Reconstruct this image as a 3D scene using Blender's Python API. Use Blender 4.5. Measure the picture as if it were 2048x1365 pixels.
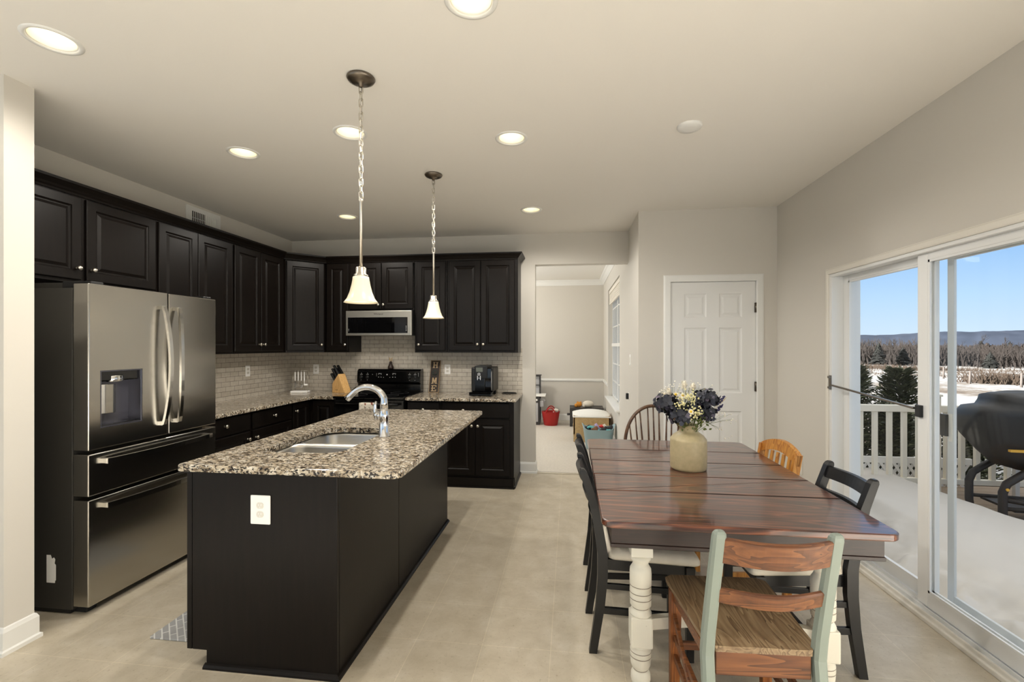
import bpy, bmesh, math, random
from mathutils import Vector, Matrix
random.seed(7)
PI = math.pi
D = bpy.data
SC = bpy.context.scene
COL = SC.collection
for _o in list(D.objects):
    D.objects.remove(_o)

# ------------------------------------------------------------------ camera
cam_d = D.cameras.new('camera')
cam_d.sensor_width = 36.0
cam_d.lens = 920.0 / 2048.0 * 36.0
cam_d.shift_y = 10.0 / 2048.0
cam_d.clip_start = 0.05
cam_d.clip_end = 8000
cam = D.objects.new('camera', cam_d)
cam.location = (0, 0, 1.447)
cam.rotation_euler = (PI / 2, 0, 0.125)
COL.objects.link(cam)
SC.camera = cam

# ------------------------------------------------------------------ colour management
SC.view_settings.view_transform = 'Standard'
SC.view_settings.look = 'None'
SC.view_settings.gamma = 1.0
SC.view_settings.use_curve_mapping = False
SC.view_settings.exposure = 0.66
SC.cycles.max_bounces = 10
SC.cycles.diffuse_bounces = 6
SC.cycles.glossy_bounces = 5
SC.cycles.transmission_bounces = 4
SC.cycles.transparent_max_bounces = 12
SC.cycles.caustics_reflective = False
SC.cycles.caustics_refractive = False
SC.cycles.sample_clamp_indirect = 6.0
SC.cycles.use_denoising = True

# ------------------------------------------------------------------ sky
W = D.worlds.new('sky')
SC.world = W
W.use_nodes = True
_nt = W.node_tree
_nt.nodes.clear()
_out = _nt.nodes.new('ShaderNodeOutputWorld')
_bg = _nt.nodes.new('ShaderNodeBackground')
_tc = _nt.nodes.new('ShaderNodeTexCoord')
_sx = _nt.nodes.new('ShaderNodeSeparateXYZ')
_rp = _nt.nodes.new('ShaderNodeValToRGB')
_nt.links.new(_tc.outputs['Generated'], _sx.inputs[0])
_nt.links.new(_sx.outputs['Z'], _rp.inputs[0])
# bright hazy glow of the sky around the sun
_SUN = Vector((0.97, 0.10, -0.207)).normalized()
_dp = _nt.nodes.new('ShaderNodeVectorMath'); _dp.operation = 'DOT_PRODUCT'
_dp.inputs[1].default_value = -_SUN
_nt.links.new(_tc.outputs['Generated'], _dp.inputs[0])
def _m(op, a, b):
    n = _nt.nodes.new('ShaderNodeMath'); n.operation = op
    _nt.links.new(a, n.inputs[0]); n.inputs[1].default_value = b
    return n.outputs[0]
GLOW = 1.0
_gl = _m('MULTIPLY', _m('POWER', _m('MAXIMUM', _dp.outputs['Value'], 0.0), 4.0), GLOW)
_gc = _nt.nodes.new('ShaderNodeMix'); _gc.data_type = 'RGBA'; _gc.blend_type = 'MULTIPLY'; _gc.inputs[0].default_value = 1.0
_nt.links.new(_gl, _gc.inputs[6]); _gc.inputs[7].default_value = (1.0, 0.97, 0.92, 1)
_ga = _nt.nodes.new('ShaderNodeMix'); _ga.data_type = 'RGBA'; _ga.blend_type = 'ADD'; _ga.inputs[0].default_value = 1.0
_nt.links.new(_rp.outputs[0], _ga.inputs[6]); _nt.links.new(_gc.outputs[2], _ga.inputs[7])
_nt.links.new(_ga.outputs[2], _bg.inputs[0])
_nt.links.new(_bg.outputs[0], _out.inputs[0])
_cr = _rp.color_ramp
_cr.elements[0].position = 0.0
_cr.elements[0].color = (0.54, 0.66, 0.79, 1)
_cr.elements[1].position = 0.08
_cr.elements[1].color = (0.40, 0.58, 0.79, 1)
for _p, _c in ((0.17, (0.235, 0.43, 0.74, 1)), (0.32, (0.30, 0.48, 0.78, 1)), (0.55, (1.05, 1.05, 1.05, 1)), (1.0, (1.2, 1.18, 1.15, 1))):
    _e = _cr.elements.new(_p)
    _e.color = _c
_bg.inputs[1].default_value = 0.86

# ------------------------------------------------------------------ sun (low winter sun from behind the house)
_sd = D.lights.new('sun', 'SUN')
_sd.energy = 16.5
_sd.color = (1.0, 0.975, 0.95)
_sd.angle = math.radians(0.6)
_so = D.objects.new('sun', _sd)
_so.rotation_euler = _SUN.to_track_quat('-Z', 'Y').to_euler()
_so.location = (-6, -8, 9)
COL.objects.link(_so)

CAN_W = 1.3       # strength of the recessed lamps
PEND_W = 0.4

# ------------------------------------------------------------------ room constants
XL, XR, XS, YB, YP, H = -3.356, 1.875, 0.644, 5.22, 4.462, 2.722
CT = 0.914

# ------------------------------------------------------------------ mesh builder
class MB:
    def __init__(s):
        s.v = []; s.f = []; s.sm = []; s.M = Matrix()
    def add(s, vs, fs, smooth=False):
        b = len(s.v)
        s.v += [s.M @ Vector(p) for p in vs]
        s.f += [tuple(b + i for i in f) for f in fs]
        s.sm += [smooth] * len(fs)
        return s
    def _bm(s, bm, smooth=False):
        bm.verts.index_update()
        s.add([v.co.copy() for v in bm.verts], [[v.index for v in f.verts] for f in bm.faces], smooth)
        bm.free()
        return s
    def box(s, x0, x1, y0, y1, z0, z1, r=0.0, seg=2):
        x0, x1 = min(x0, x1), max(x0, x1); y0, y1 = min(y0, y1), max(y0, y1); z0, z1 = min(z0, z1), max(z0, z1)
        vs = [(x0, y0, z0), (x1, y0, z0), (x1, y1, z0), (x0, y1, z0), (x0, y0, z1), (x1, y0, z1), (x1, y1, z1), (x0, y1, z1)]
        fs = [(0, 3, 2, 1), (4, 5, 6, 7), (0, 1, 5, 4), (1, 2, 6, 5), (2, 3, 7, 6), (3, 0, 4, 7)]
        if r <= 0:
            return s.add(vs, fs)
        bm = bmesh.new()
        bv = [bm.verts.new(p) for p in vs]
        for f in fs:
            bm.faces.new([bv[i] for i in f])
        r = min(r, 0.49 * min(x1 - x0, y1 - y0, z1 - z0))
        bmesh.ops.bevel(bm, geom=list(bm.edges), offset=r, segments=seg, profile=0.5, affect='EDGES')
        return s._bm(bm, False)
    def bar(s, p0, p1, w, d, up=(0, 0, 1), r=0.0, w1=None, d1=None):
        """rectangular bar from p0 to p1; w across, d along 'up'-ish"""
        p0, p1 = Vector(p0), Vector(p1)
        a = (p1 - p0).normalized()
        u = Vector(up)
        if abs(a.dot(u)) > 0.98:
            u = Vector((0, 1, 0))
        x = a.cross(u).normalized(); y = x.cross(a).normalized()
        w1 = w if w1 is None else w1; d1 = d if d1 is None else d1
        vs = []
        for p, ww, dd in ((p0, w, d), (p1, w1, d1)):
            for i, j in ((-1, -1), (1, -1), (1, 1), (-1, 1)):
                vs.append(p + x * i * ww / 2 + y * j * dd / 2)
        fs = [(0, 1, 2, 3), (7, 6, 5, 4), (0, 4, 5, 1), (1, 5, 6, 2), (2, 6, 7, 3), (3, 7, 4, 0)]
        if r <= 0:
            return s.add(vs, fs)
        bm = bmesh.new()
        bv = [bm.verts.new(p) for p in vs]
        for f in fs:
            bm.faces.new([bv[i] for i in f])
        bmesh.ops.bevel(bm, geom=list(bm.edges), offset=r, segments=2, profile=0.5, affect='EDGES')
        return s._bm(bm)
    def lathe(s, prof, c=(0, 0, 0), n=32, axis=(0, 0, 1), smooth=True, cap=True, sx=1.0, sy=1.0):
        c = Vector(c)
        q = Vector((0, 0, 1)).rotation_difference(Vector(axis)).to_matrix()
        vs = []
        for r, z in prof:
            for k in range(n):
                t = 2 * PI * k / n
                vs.append(c + q @ Vector((r * math.cos(t) * sx, r * math.sin(t) * sy, z)))
        fs = []
        for i in range(len(prof) - 1):
            for k in range(n):
                a, b = i * n + k, i * n + (k + 1) % n
                fs.append((a, b, b + n, a + n))
        s.add(vs, fs, smooth)
        if cap:
            base = len(s.v) - len(vs)
            for i, rev in ((0, True), (len(prof) - 1, False)):
                if prof[i][0] > 1e-5:
                    idx = [base + i * n + k for k in range(n)]
                    s.f.append(tuple(reversed(idx)) if rev else tuple(idx)); s.sm.append(False)
        return s
    def cyl(s, p0, p1, r0, r1=None, n=20, smooth=True):
        p0, p1 = Vector(p0), Vector(p1)
        L = (p1 - p0).length
        return s.lathe([(r0, 0), (r0 if r1 is None else r1, L)], p0, n, (p1 - p0).normalized(), smooth)
    def ball(s, c, r, n=14, sc=(1, 1, 1)):
        m = max(5, n // 2)
        vs = [Vector(c) + Vector((0, 0, -r * sc[2]))]
        for i in range(1, m):
            t = -PI / 2 + PI * i / m
            for k in range(n):
                p = 2 * PI * k / n
                vs.append(Vector(c) + Vector((r * math.cos(t) * math.cos(p) * sc[0], r * math.cos(t) * math.sin(p) * sc[1], r * math.sin(t) * sc[2])))
        vs.append(Vector(c) + Vector((0, 0, r * sc[2])))
        fs = [(0, 1 + (k + 1) % n, 1 + k) for k in range(n)]
        for i in range(m - 2):
            for k in range(n):
                a = 1 + i * n + k; b = 1 + i * n + (k + 1) % n
                fs.append((a, b, b + n, a + n))
        e = len(vs) - 1
        fs += [(e, e - n + k, e - n + (k + 1) % n) for k in range(n)]
        return s.add(vs, fs, True)
    def tube(s, pts, r, n=10, closed=False, smooth=True, flat=1.0):
        pts = [Vector(p) for p in pts]
        m = len(pts)
        rr = r if isinstance(r, (list, tuple)) else [r] * m
        tang = []
        for i in range(m):
            if closed:
                t = pts[(i + 1) % m] - pts[i - 1]
            else:
                t = pts[min(i + 1, m - 1)] - pts[max(i - 1, 0)]
            tang.append(t.normalized())
        ref = Vector((0, 0, 1)) if abs(tang[0].z) < 0.9 else Vector((0, 1, 0))
        x = tang[0].cross(ref).normalized()
        vs = []
        for i in range(m):
            t = tang[i]
            x = (x - t * x.dot(t)).normalized()
            y = t.cross(x)
            for k in range(n):
                a = 2 * PI * k / n
                vs.append(pts[i] + x * math.cos(a) * rr[i] + y * math.sin(a) * rr[i] * flat)
        fs = []
        for i in range(m if closed else m - 1):
            j = (i + 1) % m
            for k in range(n):
                fs.append((i * n + k, i * n + (k + 1) % n, j * n + (k + 1) % n, j * n + k))
        s.add(vs, fs, smooth)
        if not closed:
            b = len(s.v) - len(vs)
            s.f.append(tuple(b + k for k in reversed(range(n)))); s.sm.append(False)
            s.f.append(tuple(b + (m - 1) * n + k for k in range(n))); s.sm.append(False)
        return s
    def prism(s, poly, z0, z1, r=0.0, plane='xy', seg=2, redges='all'):
        """extrude a 2-D polygon (counter-clockwise) from z0 to z1 on an axis plane"""
        def P(a, b, z):
            return {'xy': (a, b, z), 'xz': (a, z, b), 'yz': (z, a, b)}[plane]
        n = len(poly)
        vs = [P(a, b, z0) for a, b in poly] + [P(a, b, z1) for a, b in poly]
        fs = [tuple(reversed(range(n))), tuple(range(n, 2 * n))] + [(i, (i + 1) % n, (i + 1) % n + n, i + n) for i in range(n)]
        bm = bmesh.new()
        bv = [bm.verts.new(p) for p in vs]
        for f in fs:
            bm.faces.new([bv[i] for i in f])
        bmesh.ops.recalc_face_normals(bm, faces=list(bm.faces))
        if r > 0:
            eds = [e for e in bm.edges if redges == 'all' or abs(abs((e.verts[0].co - e.verts[1].co).normalized().dot(Vector(P(0, 0, 1)))) - 1) > 0.01]
            bmesh.ops.bevel(bm, geom=eds, offset=r, segments=seg, profile=0.5, affect='EDGES')
        return s._bm(bm)
    def rings(s, x0, x1, z0, z1, ring, back=True):
        """panel on the local xz plane facing -y: ring = [(inset, y), ...]; the last ring is filled"""
        vs = []
        for ins, y in ring:
            vs += [(x0 + ins, y, z0 + ins), (x1 - ins, y, z0 + ins), (x1 - ins, y, z1 - ins), (x0 + ins, y, z1 - ins)]
        fs = []
        for i in range(len(ring) - 1):
            a = i * 4
            for k in range(4):
                b = (k + 1) % 4
                fs.append((a + k, a + b, a + 4 + b, a + 4 + k))
        e = (len(ring) - 1) * 4
        fs.append((e, e + 1, e + 2, e + 3))
        if back: fs.append((3, 2, 1, 0))
        return s.add(vs, fs)
    def sweep(s, path, prof, closed=False, z=0.0, smooth=False):
        """sweep a profile [(out, up)] along a 2-D path; 'out' points to the right of travel, mitred"""
        path = [Vector(p) for p in path]
        m = len(path); n = len(prof)
        vs = []
        for i in range(m):
            if closed or 0 < i < m - 1:
                d0 = (path[i] - path[i - 1]).normalized(); d1 = (path[(i + 1) % m] - path[i]).normalized()
            elif i == 0:
                d0 = d1 = (path[1] - path[0]).normalized()
            else:
                d0 = d1 = (path[-1] - path[-2]).normalized()
            n0 = Vector((d0.y, -d0.x)); n1 = Vector((d1.y, -d1.x))
            nn = (n0 + n1).normalized()
            k = 1.0 / max(0.2, nn.dot(n0))
            for o, u in prof:
                q = path[i] + nn * o * k
                vs.append((q.x, q.y, z + u))
        fs = []
        for i in range(m if closed else m - 1):
            j = (i + 1) % m
            for k in range(n):
                fs.append((i * n + k, j * n + k, j * n + (k + 1) % n, i * n + (k + 1) % n))
        if not closed:
            fs.append(tuple(range(n))); fs.append(tuple(reversed(range((m - 1) * n, m * n))))
        return s.add(vs, fs, smooth)
    def loft(s, secs, smooth=True, cap=True):
        n = len(secs[0])
        vs = [p for q in secs for p in q]
        fs = []
        for i in range(len(secs) - 1):
            for k in range(n):
                fs.append((i * n + k, i * n + (k + 1) % n, (i + 1) * n + (k + 1) % n, (i + 1) * n + k))
        s.add(vs, fs, smooth)
        if cap:
            b = len(s.v) - len(vs)
            s.f.append(tuple(b + k for k in reversed(range(n)))); s.sm.append(False)
            s.f.append(tuple(b + (len(secs) - 1) * n + k for k in range(n))); s.sm.append(False)
        return s
    def grid(s, fn, nu, nv, smooth=True):
        vs = [fn(i / nu, j / nv) for j in range(nv + 1) for i in range(nu + 1)]
        fs = [(j * (nu + 1) + i, j * (nu + 1) + i + 1, (j + 1) * (nu + 1) + i + 1, (j + 1) * (nu + 1) + i) for j in range(nv) for i in range(nu)]
        return s.add(vs, fs, smooth)

OFF = {}
def obj(name, mb, mat, parent=None, label=None, fix=False):
    off = OFF.get(parent, Vector((0, 0, 0)))
    me = D.meshes.new(name)
    me.from_pydata([tuple(p - off) for p in mb.v], [], mb.f)
    me.polygons.foreach_set('use_smooth', mb.sm)
    me.update()
    if fix:
        bm = bmesh.new(); bm.from_mesh(me)
        bmesh.ops.recalc_face_normals(bm, faces=list(bm.faces))
        bm.to_mesh(me); bm.free()
    me.materials.append(mat)
    o = D.objects.new(name, me)
    COL.objects.link(o)
    if parent is not None:
        o.parent = parent
        OFF[o] = off
    if label:
        o['label'] = label
    return o
def tag(o, label=None, cat=None, group=None, kind=None):
    if label: o['label'] = label
    if cat: o['category'] = cat
    if group: o['group'] = group
    if kind: o['kind'] = kind
    return o
def thing(name, label, cat, loc=(0, 0, 0), rot=0.0, group=None, world=False):
    """an Empty at the base of a thing; world=True: its parts are written in world coordinates"""
    o = D.objects.new(name, None)
    o.empty_display_size = 0.1
    COL.objects.link(o)
    o.location = loc
    o.rotation_euler = (0, 0, rot)
    OFF[o] = Vector(loc) if world else Vector((0, 0, 0))
    return tag(o, label, cat, group)
def struct(name, mb, mat, parent=None, fix=False):
    o = obj(name, mb, mat, parent, fix=fix)
    if parent is None:
        o['kind'] = 'structure'
    return o
def dup(root, loc, rot=None, label=None, group=None):
    def cp(o, par):
        c = o.copy(); COL.objects.link(c); c.parent = par
        for ch in list(kids(o)):
            cp(ch, c)
        return c
    r = cp(root, None)
    r.location = loc
    if rot is not None: r.rotation_euler = (0, 0, rot)
    if label: r['label'] = label
    if group: r['group'] = group
    return r
def kids(o):
    return [c for c in COL.objects if c.parent == o]
def cut(o, mb):
    """cut a hole through o (evaluated once; the cutter is removed again)"""
    c = obj('cutter', mb, o.data.materials[0])
    m = o.modifiers.new('hole', 'BOOLEAN'); m.operation = 'DIFFERENCE'; m.object = c; m.solver = 'EXACT'
    dg = bpy.context.evaluated_depsgraph_get()
    me = D.meshes.new_from_object(o.evaluated_get(dg))
    o.modifiers.clear()
    o.data = me
    D.objects.remove(c)
# ------------------------------------------------------------------ materials
def s2l(c):
    return tuple(((x / 255.0) / 12.92 if x / 255.0 < 0.04045 else ((x / 255.0 + 0.055) / 1.055) ** 2.4) for x in c)
class NT:
    def __init__(s, name):
        s.m = D.materials.new(name); s.m.use_nodes = True
        s.t = s.m.node_tree; s.n = s.t.nodes; s.b = s.n['Principled BSDF']; s.o = s.n['Material Output']
    def new(s, t, **k):
        n = s.n.new(t)
        for a, v in k.items(): setattr(n, a, v)
        return n
    def link(s, a, b): s.t.links.new(a, b)
    def coord(s, scale=(1, 1, 1), rot=(0, 0, 0), loc=(0, 0, 0)):
        tc = s.new('ShaderNodeTexCoord'); mp = s.new('ShaderNodeMapping')
        mp.inputs['Scale'].default_value = scale; mp.inputs['Rotation'].default_value = rot; mp.inputs['Location'].default_value = loc
        s.link(tc.outputs['Object'], mp.inputs[0])
        return mp.outputs[0]
    def noise(s, vec, scale, detail=3, rough=0.5, dist=0.0):
        n = s.new('ShaderNodeTexNoise'); n.inputs['Scale'].default_value = scale; n.inputs['Detail'].default_value = detail
        n.inputs['Roughness'].default_value = rough; n.inputs['Distortion'].default_value = dist
        s.link(vec, n.inputs['Vector'])
        return n.outputs['Fac']
    def ramp(s, fac, els, interp='LINEAR'):
        r = s.new('ShaderNodeValToRGB'); c = r.color_ramp; c.interpolation = interp
        c.elements[0].position, c.elements[0].color = els[0][0], (*els[0][1], 1)
        c.elements[1].position, c.elements[1].color = els[1][0], (*els[1][1], 1)
        for p, q in els[2:]:
            e = c.elements.new(p); e.color = (*q, 1)
        s.link(fac, r.inputs[0])
        return r.outputs[0]
    def mix(s, fac, a, b, mode='MIX'):
        m = s.new('ShaderNodeMix', data_type='RGBA', blend_type=mode)
        for sock, v in ((m.inputs[0], fac), (m.inputs[6], a), (m.inputs[7], b)):
            if hasattr(v, 'links'): s.link(v, sock)
            elif isinstance(v, (int, float)): sock.default_value = v
            else: sock.default_value = (*v, 1)
        return m.outputs[2]
    def math(s, op, a, b=0.0):
        m = s.new('ShaderNodeMath', operation=op)
        for sock, v in ((m.inputs[0], a), (m.inputs[1], b)):
            if hasattr(v, 'links'): s.link(v, sock)
            else: sock.default_value = v
        return m.outputs[0]
    def bump(s, h, strength=0.2, dist=0.01):
        b = s.new('ShaderNodeBump'); b.inputs['Strength'].default_value = strength; b.inputs['Distance'].default_value = dist
        s.link(h, b.inputs['Height']); s.link(b.outputs[0], s.b.inputs['Normal'])
    def col(s, c):
        if hasattr(c, 'links'): s.link(c, s.b.inputs['Base Color'])
        else: s.b.inputs['Base Color'].default_value = (*c, 1)
def P(name, c, rough=0.5, metal=0.0, spec=0.5, var=0.0, vs=12.0, bump=0.0, bs=60.0, coat=0.0, emit=None, es=0.0, trans=0.0, stretch=(1, 1, 1), lin=False):
    t = NT(name)
    c = c if lin else s2l(c)
    b = t.b
    b.inputs['Roughness'].default_value = rough; b.inputs['Metallic'].default_value = metal
    b.inputs['Specular IOR Level'].default_value = spec
    if coat: b.inputs['Coat Weight'].default_value = coat; b.inputs['Coat Roughness'].default_value = 0.08
    v = t.coord(stretch)
    if var > 0:
        f = t.noise(v, vs, 4)
        t.col(t.ramp(f, [(0.3, tuple(x * (1 - var) for x in c)), (0.7, tuple(min(1, x * (1 + var)) for x in c))]))
    else:
        t.col(c)
    if bump > 0:
        t.bump(t.noise(v, bs, 3), bump, 0.002)
    if emit is not None:
        b.inputs['Emission Color'].default_value = (*s2l(emit), 1); b.inputs['Emission Strength'].default_value = es
    if trans: b.inputs['Transmission Weight'].default_value = trans
    return t.m
M = {}
M['wall'] = P('wall_paint', (209, 205, 197), 0.85, spec=0.2, bump=0.05, bs=300)
M['ceil'] = P('ceiling_paint', (231, 228, 222), 0.9, spec=0.1, bump=0.05, bs=300)
M['white'] = P('white_trim_paint', (228, 228, 225), 0.4, spec=0.4)
M['door'] = P('white_door_paint', (228, 228, 226), 0.45, spec=0.4)
M['cream'] = P('cream_vinyl', (224, 220, 210), 0.4)
M['vinyl'] = P('white_vinyl', (226, 227, 226), 0.35)
M['vgrey'] = P('grey_vinyl', (200, 203, 203), 0.35)
M['esp'] = None
def espresso(name, stretch):
    t = NT(name)
    f = t.noise(t.coord(stretch), 6, 5, 0.6)
    t.col(t.ramp(f, [(0.3, s2l((12, 9, 7))), (0.72, s2l((20, 15, 12)))]))
    t.b.inputs['Roughness'].default_value = 0.36
    t.b.inputs['Specular IOR Level'].default_value = 0.20
    t.bump(t.noise(t.coord((stretch[0] * 3, stretch[1] * 3, stretch[2] * 3)), 12, 3), 0.06, 0.002)
    return t.m
M['esp'] = espresso('espresso_wood', (9, 9, 0.8))
M['dark'] = P('dark_recess', (16, 13, 11), 0.7)
M['nickel'] = P('brushed_nickel', (200, 194, 182), 0.28, 1.0)
M['chrome'] = P('chrome', (225, 225, 226), 0.07, 1.0)
M['bronze'] = P('brushed_steel_canopy', (120, 112, 102), 0.32, 1.0)
M['black'] = P('black_enamel', (9, 9, 9), 0.12, spec=0.5)
M['blackm'] = P('black_plastic', (18, 18, 18), 0.4)
M['bglass'] = P('black_glass', (6, 6, 7), 0.04, spec=0.6)
M['rubber'] = P('black_rubber', (14, 14, 14), 0.7)
M['markw'] = P('pale_print', (205, 205, 205), 0.5)
M['marks'] = P('silver_print', (220, 220, 222), 0.3, 0.4)
def steel(name, c, rough, stretch):
    t = NT(name)
    f = t.noise(t.coord(stretch), 5, 4, 0.6)
    t.col(s2l(c))
    t.b.inputs['Metallic'].default_value = 1.0
    t.link(t.ramp(f, [(0.2, (rough * 0.8,) * 3), (0.8, (rough * 1.25,) * 3)]), t.b.inputs['Roughness'])
    t.b.inputs['Anisotropic'].default_value = 0.5
    return t.m
M['steel'] = steel('brushed_stainless', (182, 178, 170), 0.20, (400, 400, 3))
M['handle'] = P('brushed_handle_steel', (205, 203, 198), 0.16, 1.0)
M['steels'] = steel('side_grey_steel', (196, 192, 182), 0.35, (300, 3, 300))
M['sink'] = steel('sink_stainless', (200, 197, 191), 0.30, (4, 300, 300))
M['fside'] = P('fridge_side_enamel', (62, 60, 56), 0.45, 0.3, bump=0.05, bs=500)
M['plate'] = P('white_outlet_plastic', (250, 249, 246), 0.35)
M['plate2'] = P('ivory_outlet_plastic', (222, 219, 210), 0.4)
M['slot'] = P('outlet_slot', (60, 56, 50), 0.6)
M['bulb'] = P('lamp_lens', (255, 246, 225), 0.5, emit=(255, 247, 228), es=4.0)
M['baffle'] = P('lamp_baffle', (240, 233, 208), 0.5, emit=(255, 236, 196), es=0.05)
M['shade'] = P('opal_glass_shade', (232, 222, 196), 0.3, emit=(255, 228, 172), es=0.05)
M['glow'] = P('pendant_bulb', (255, 240, 210), 0.5, emit=(255, 234, 190), es=3.0)
# granite
t = NT('speckled_granite')
v = t.coord((1.0, 2.3, 1.6), (0.0, 0.0, 0.5))
n1 = t.noise(v, 58, 5, 0.6, 0.35); n2 = t.noise(v, 23, 4, 0.6, 0.3); n3 = t.noise(t.coord((1, 1, 1)), 9, 2)
base = t.ramp(n2, [(0.32, s2l((224, 217, 203))), (0.50, s2l((184, 170, 147))), (0.62, s2l((116, 101, 83)))])
dk = t.ramp(n1, [(0.495, (0, 0, 0)), (0.55, (1, 1, 1))])
c = t.mix(dk, base, s2l((38, 34, 33)))
wh = t.ramp(t.noise(t.coord((1.3, 1, 1), (0, 0, 1.4)), 52, 3), [(0.60, (0, 0, 0)), (0.66, (1, 1, 1))])
t.col(t.mix(t.math('MULTIPLY', wh, 0.6), c, s2l((240, 236, 226))))
t.b.inputs['Roughness'].default_value = 0.14
M['granite'] = t.m
# vinyl floor with faint 33 cm tile joints
t = NT('mottled_vinyl_floor')
br = t.new('ShaderNodeTexBrick'); br.offset = 0.0; br.squash = 1.0
br.inputs['Scale'].default_value = 1.0; br.inputs['Mortar Size'].default_value = 0.0022; br.inputs['Mortar Smooth'].default_value = 0.5
br.inputs['Brick Width'].default_value = 0.33; br.inputs['Row Height'].default_value = 0.33
t.link(t.coord((1, 1, 1), (0, 0, 0), (0.09, 0.12, 0)), br.inputs['Vector'])
br.inputs['Color1'].default_value = (0.97, 0.97, 0.97, 1); br.inputs['Color2'].default_value = (1, 1, 1, 1); br.inputs['Mortar'].default_value = (1.16, 1.16, 1.15, 1)
n1 = t.noise(t.coord(), 7, 6, 0.65, 0.3); n2 = t.noise(t.coord(), 60, 4, 0.7)
c = t.ramp(n1, [(0.25, s2l((178, 167, 146))), (0.55, s2l((195, 185, 166))), (0.8, s2l((207, 199, 184)))])
c = t.mix(1.0, c, t.ramp(n2, [(0.28, (0.72, 0.70, 0.66)), (0.42, (1, 1, 1))]), 'MULTIPLY')
t.col(t.mix(1.0, c, br.outputs['Color'], 'MULTIPLY'))
t.b.inputs['Roughness'].default_value = 0.33
t.b.inputs['Specular IOR Level'].default_value = 0.4
t.bump(n2, 0.08, 0.003)
M['floor'] = t.m
M['carpet'] = P('beige_carpet', (206, 200, 190), 0.95, spec=0.1, var=0.06, vs=40, bump=0.6, bs=400)
# subway tile
def tile(name, axis):
    t = NT(name)
    tc = t.new('ShaderNodeTexCoord'); sp = t.new('ShaderNodeSeparateXYZ'); cb = t.new('ShaderNodeCombineXYZ')
    t.link(tc.outputs['Object'], sp.inputs[0]); t.link(sp.outputs[axis], cb.inputs[0]); t.link(sp.outputs['Z'], cb.inputs[1])
    br = t.new('ShaderNodeTexBrick'); br.offset = 0.5
    br.inputs['Scale'].default_value = 1.0; br.inputs['Brick Width'].default_value = 0.118; br.inputs['Row Height'].default_value = 0.0475
    br.inputs['Mortar Size'].default_value = 0.0020; br.inputs['Mortar Smooth'].default_value = 0.3
    br.inputs['Color1'].default_value = (*s2l((206, 199, 187)), 1); br.inputs['Color2'].default_value = (*s2l((196, 188, 175)), 1)
    br.inputs['Mortar'].default_value = (*s2l((116, 108, 96)), 1)
    t.link(cb.outputs[0], br.inputs['Vector'])
    n = t.noise(t.coord(), 30, 4)
    t.col(t.mix(1.0, br.outputs['Color'], t.ramp(n, [(0.3, (0.90, 0.89, 0.87)), (0.7, (1.04, 1.04, 1.04))]), 'MULTIPLY'))
    t.b.inputs['Roughness'].default_value = 0.35
    t.bump(t.math('SUBTRACT', 1.0, br.outputs['Fac']), 0.35, 0.002)
    return t.m
M['tileb'] = tile('subway_tile', 'X')
M['tilel'] = tile('subway_tile_side', 'Y')
# woods
def wood(name, stops, stretch, scale=5.0, rough=0.4, dist=1.2, coat=0.0, island=0.0, spec=0.5, ring=True):
    t = NT(name)
    v = t.coord(stretch)
    if island:
        g = t.new('ShaderNodeNewGeometry'); va = t.new('ShaderNodeVectorMath', operation='ADD'); cb = t.new('ShaderNodeCombineXYZ')
        k = t.math('MULTIPLY', g.outputs['Random Per Island'], 37.0)
        t.link(k, cb.inputs[0]); t.link(k, cb.inputs[1]); t.link(k, cb.inputs[2]); t.link(v, va.inputs[0]); t.link(cb.outputs[0], va.inputs[1])
        v = va.outputs[0]
    f = t.noise(v, scale, 6, 0.62, dist)
    if ring:
        w = t.math('FRACT', t.math('MULTIPLY', t.noise(v, scale * 0.35, 2, 0.5, 0.4), 9.0))
        f = t.math('ADD', t.math('MULTIPLY', f, 0.55), t.math('MULTIPLY', w, 0.45))
    t.col(t.ramp(f, stops))
    t.b.inputs['Roughness'].default_value = rough; t.b.inputs['Specular IOR Level'].default_value = spec
    if coat: t.b.inputs['Coat Weight'].default_value = coat; t.b.inputs['Coat Roughness'].default_value = 0.12
    t.bump(f, 0.06, 0.002)
    return t.m
t = NT('dark_red_oak')
g = t.new('ShaderNodeNewGeometry'); cb = t.new('ShaderNodeCombineXYZ'); va = t.new('ShaderNodeVectorMath', operation='ADD')
k = t.math('MULTIPLY', g.outputs['Random Per Island'], 37.0)
for i in range(3): t.link(k, cb.inputs[i])
t.link(t.coord((0.55, 7.0, 7.0)), va.inputs[0]); t.link(cb.outputs[0], va.inputs[1])
f1 = t.noise(va.outputs[0], 1.5, 2, 0.35, 0.15)
rg_ = t.math('PINGPONG', t.math('MULTIPLY', f1, 26.0), 1.0)                     # cathedral growth rings
va2 = t.new('ShaderNodeVectorMath', operation='ADD'); t.link(t.coord((2.2, 120.0, 120.0)), va2.inputs[0]); t.link(cb.outputs[0], va2.inputs[1])
f2 = t.noise(va2.outputs[0], 1.0, 4, 0.7)                             # fine pores
f = t.math('ADD', t.math('MULTIPLY', rg_, 0.36), t.math('MULTIPLY', f2, 0.68))
t.col(t.ramp(f, [(0.20, s2l((146, 88, 58))), (0.42, s2l((96, 52, 36))), (0.62, s2l((56, 30, 23))), (0.85, s2l((28, 16, 14)))]))
t.b.inputs['Roughness'].default_value = 0.30; t.b.inputs['Coat Weight'].default_value = 0.8; t.b.inputs['Coat Roughness'].default_value = 0.10
t.bump(f2, 0.10, 0.001)
M['table'] = t.m
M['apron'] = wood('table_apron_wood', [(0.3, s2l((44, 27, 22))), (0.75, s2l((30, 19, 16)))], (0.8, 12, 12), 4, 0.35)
M['chairw'] = wood('honey_brown_wood', [(0.25, s2l((128, 80, 44))), (0.55, s2l((100, 58, 31))), (0.85, s2l((62, 36, 21)))], (0.9, 16, 16), 3.2, 0.4)
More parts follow.
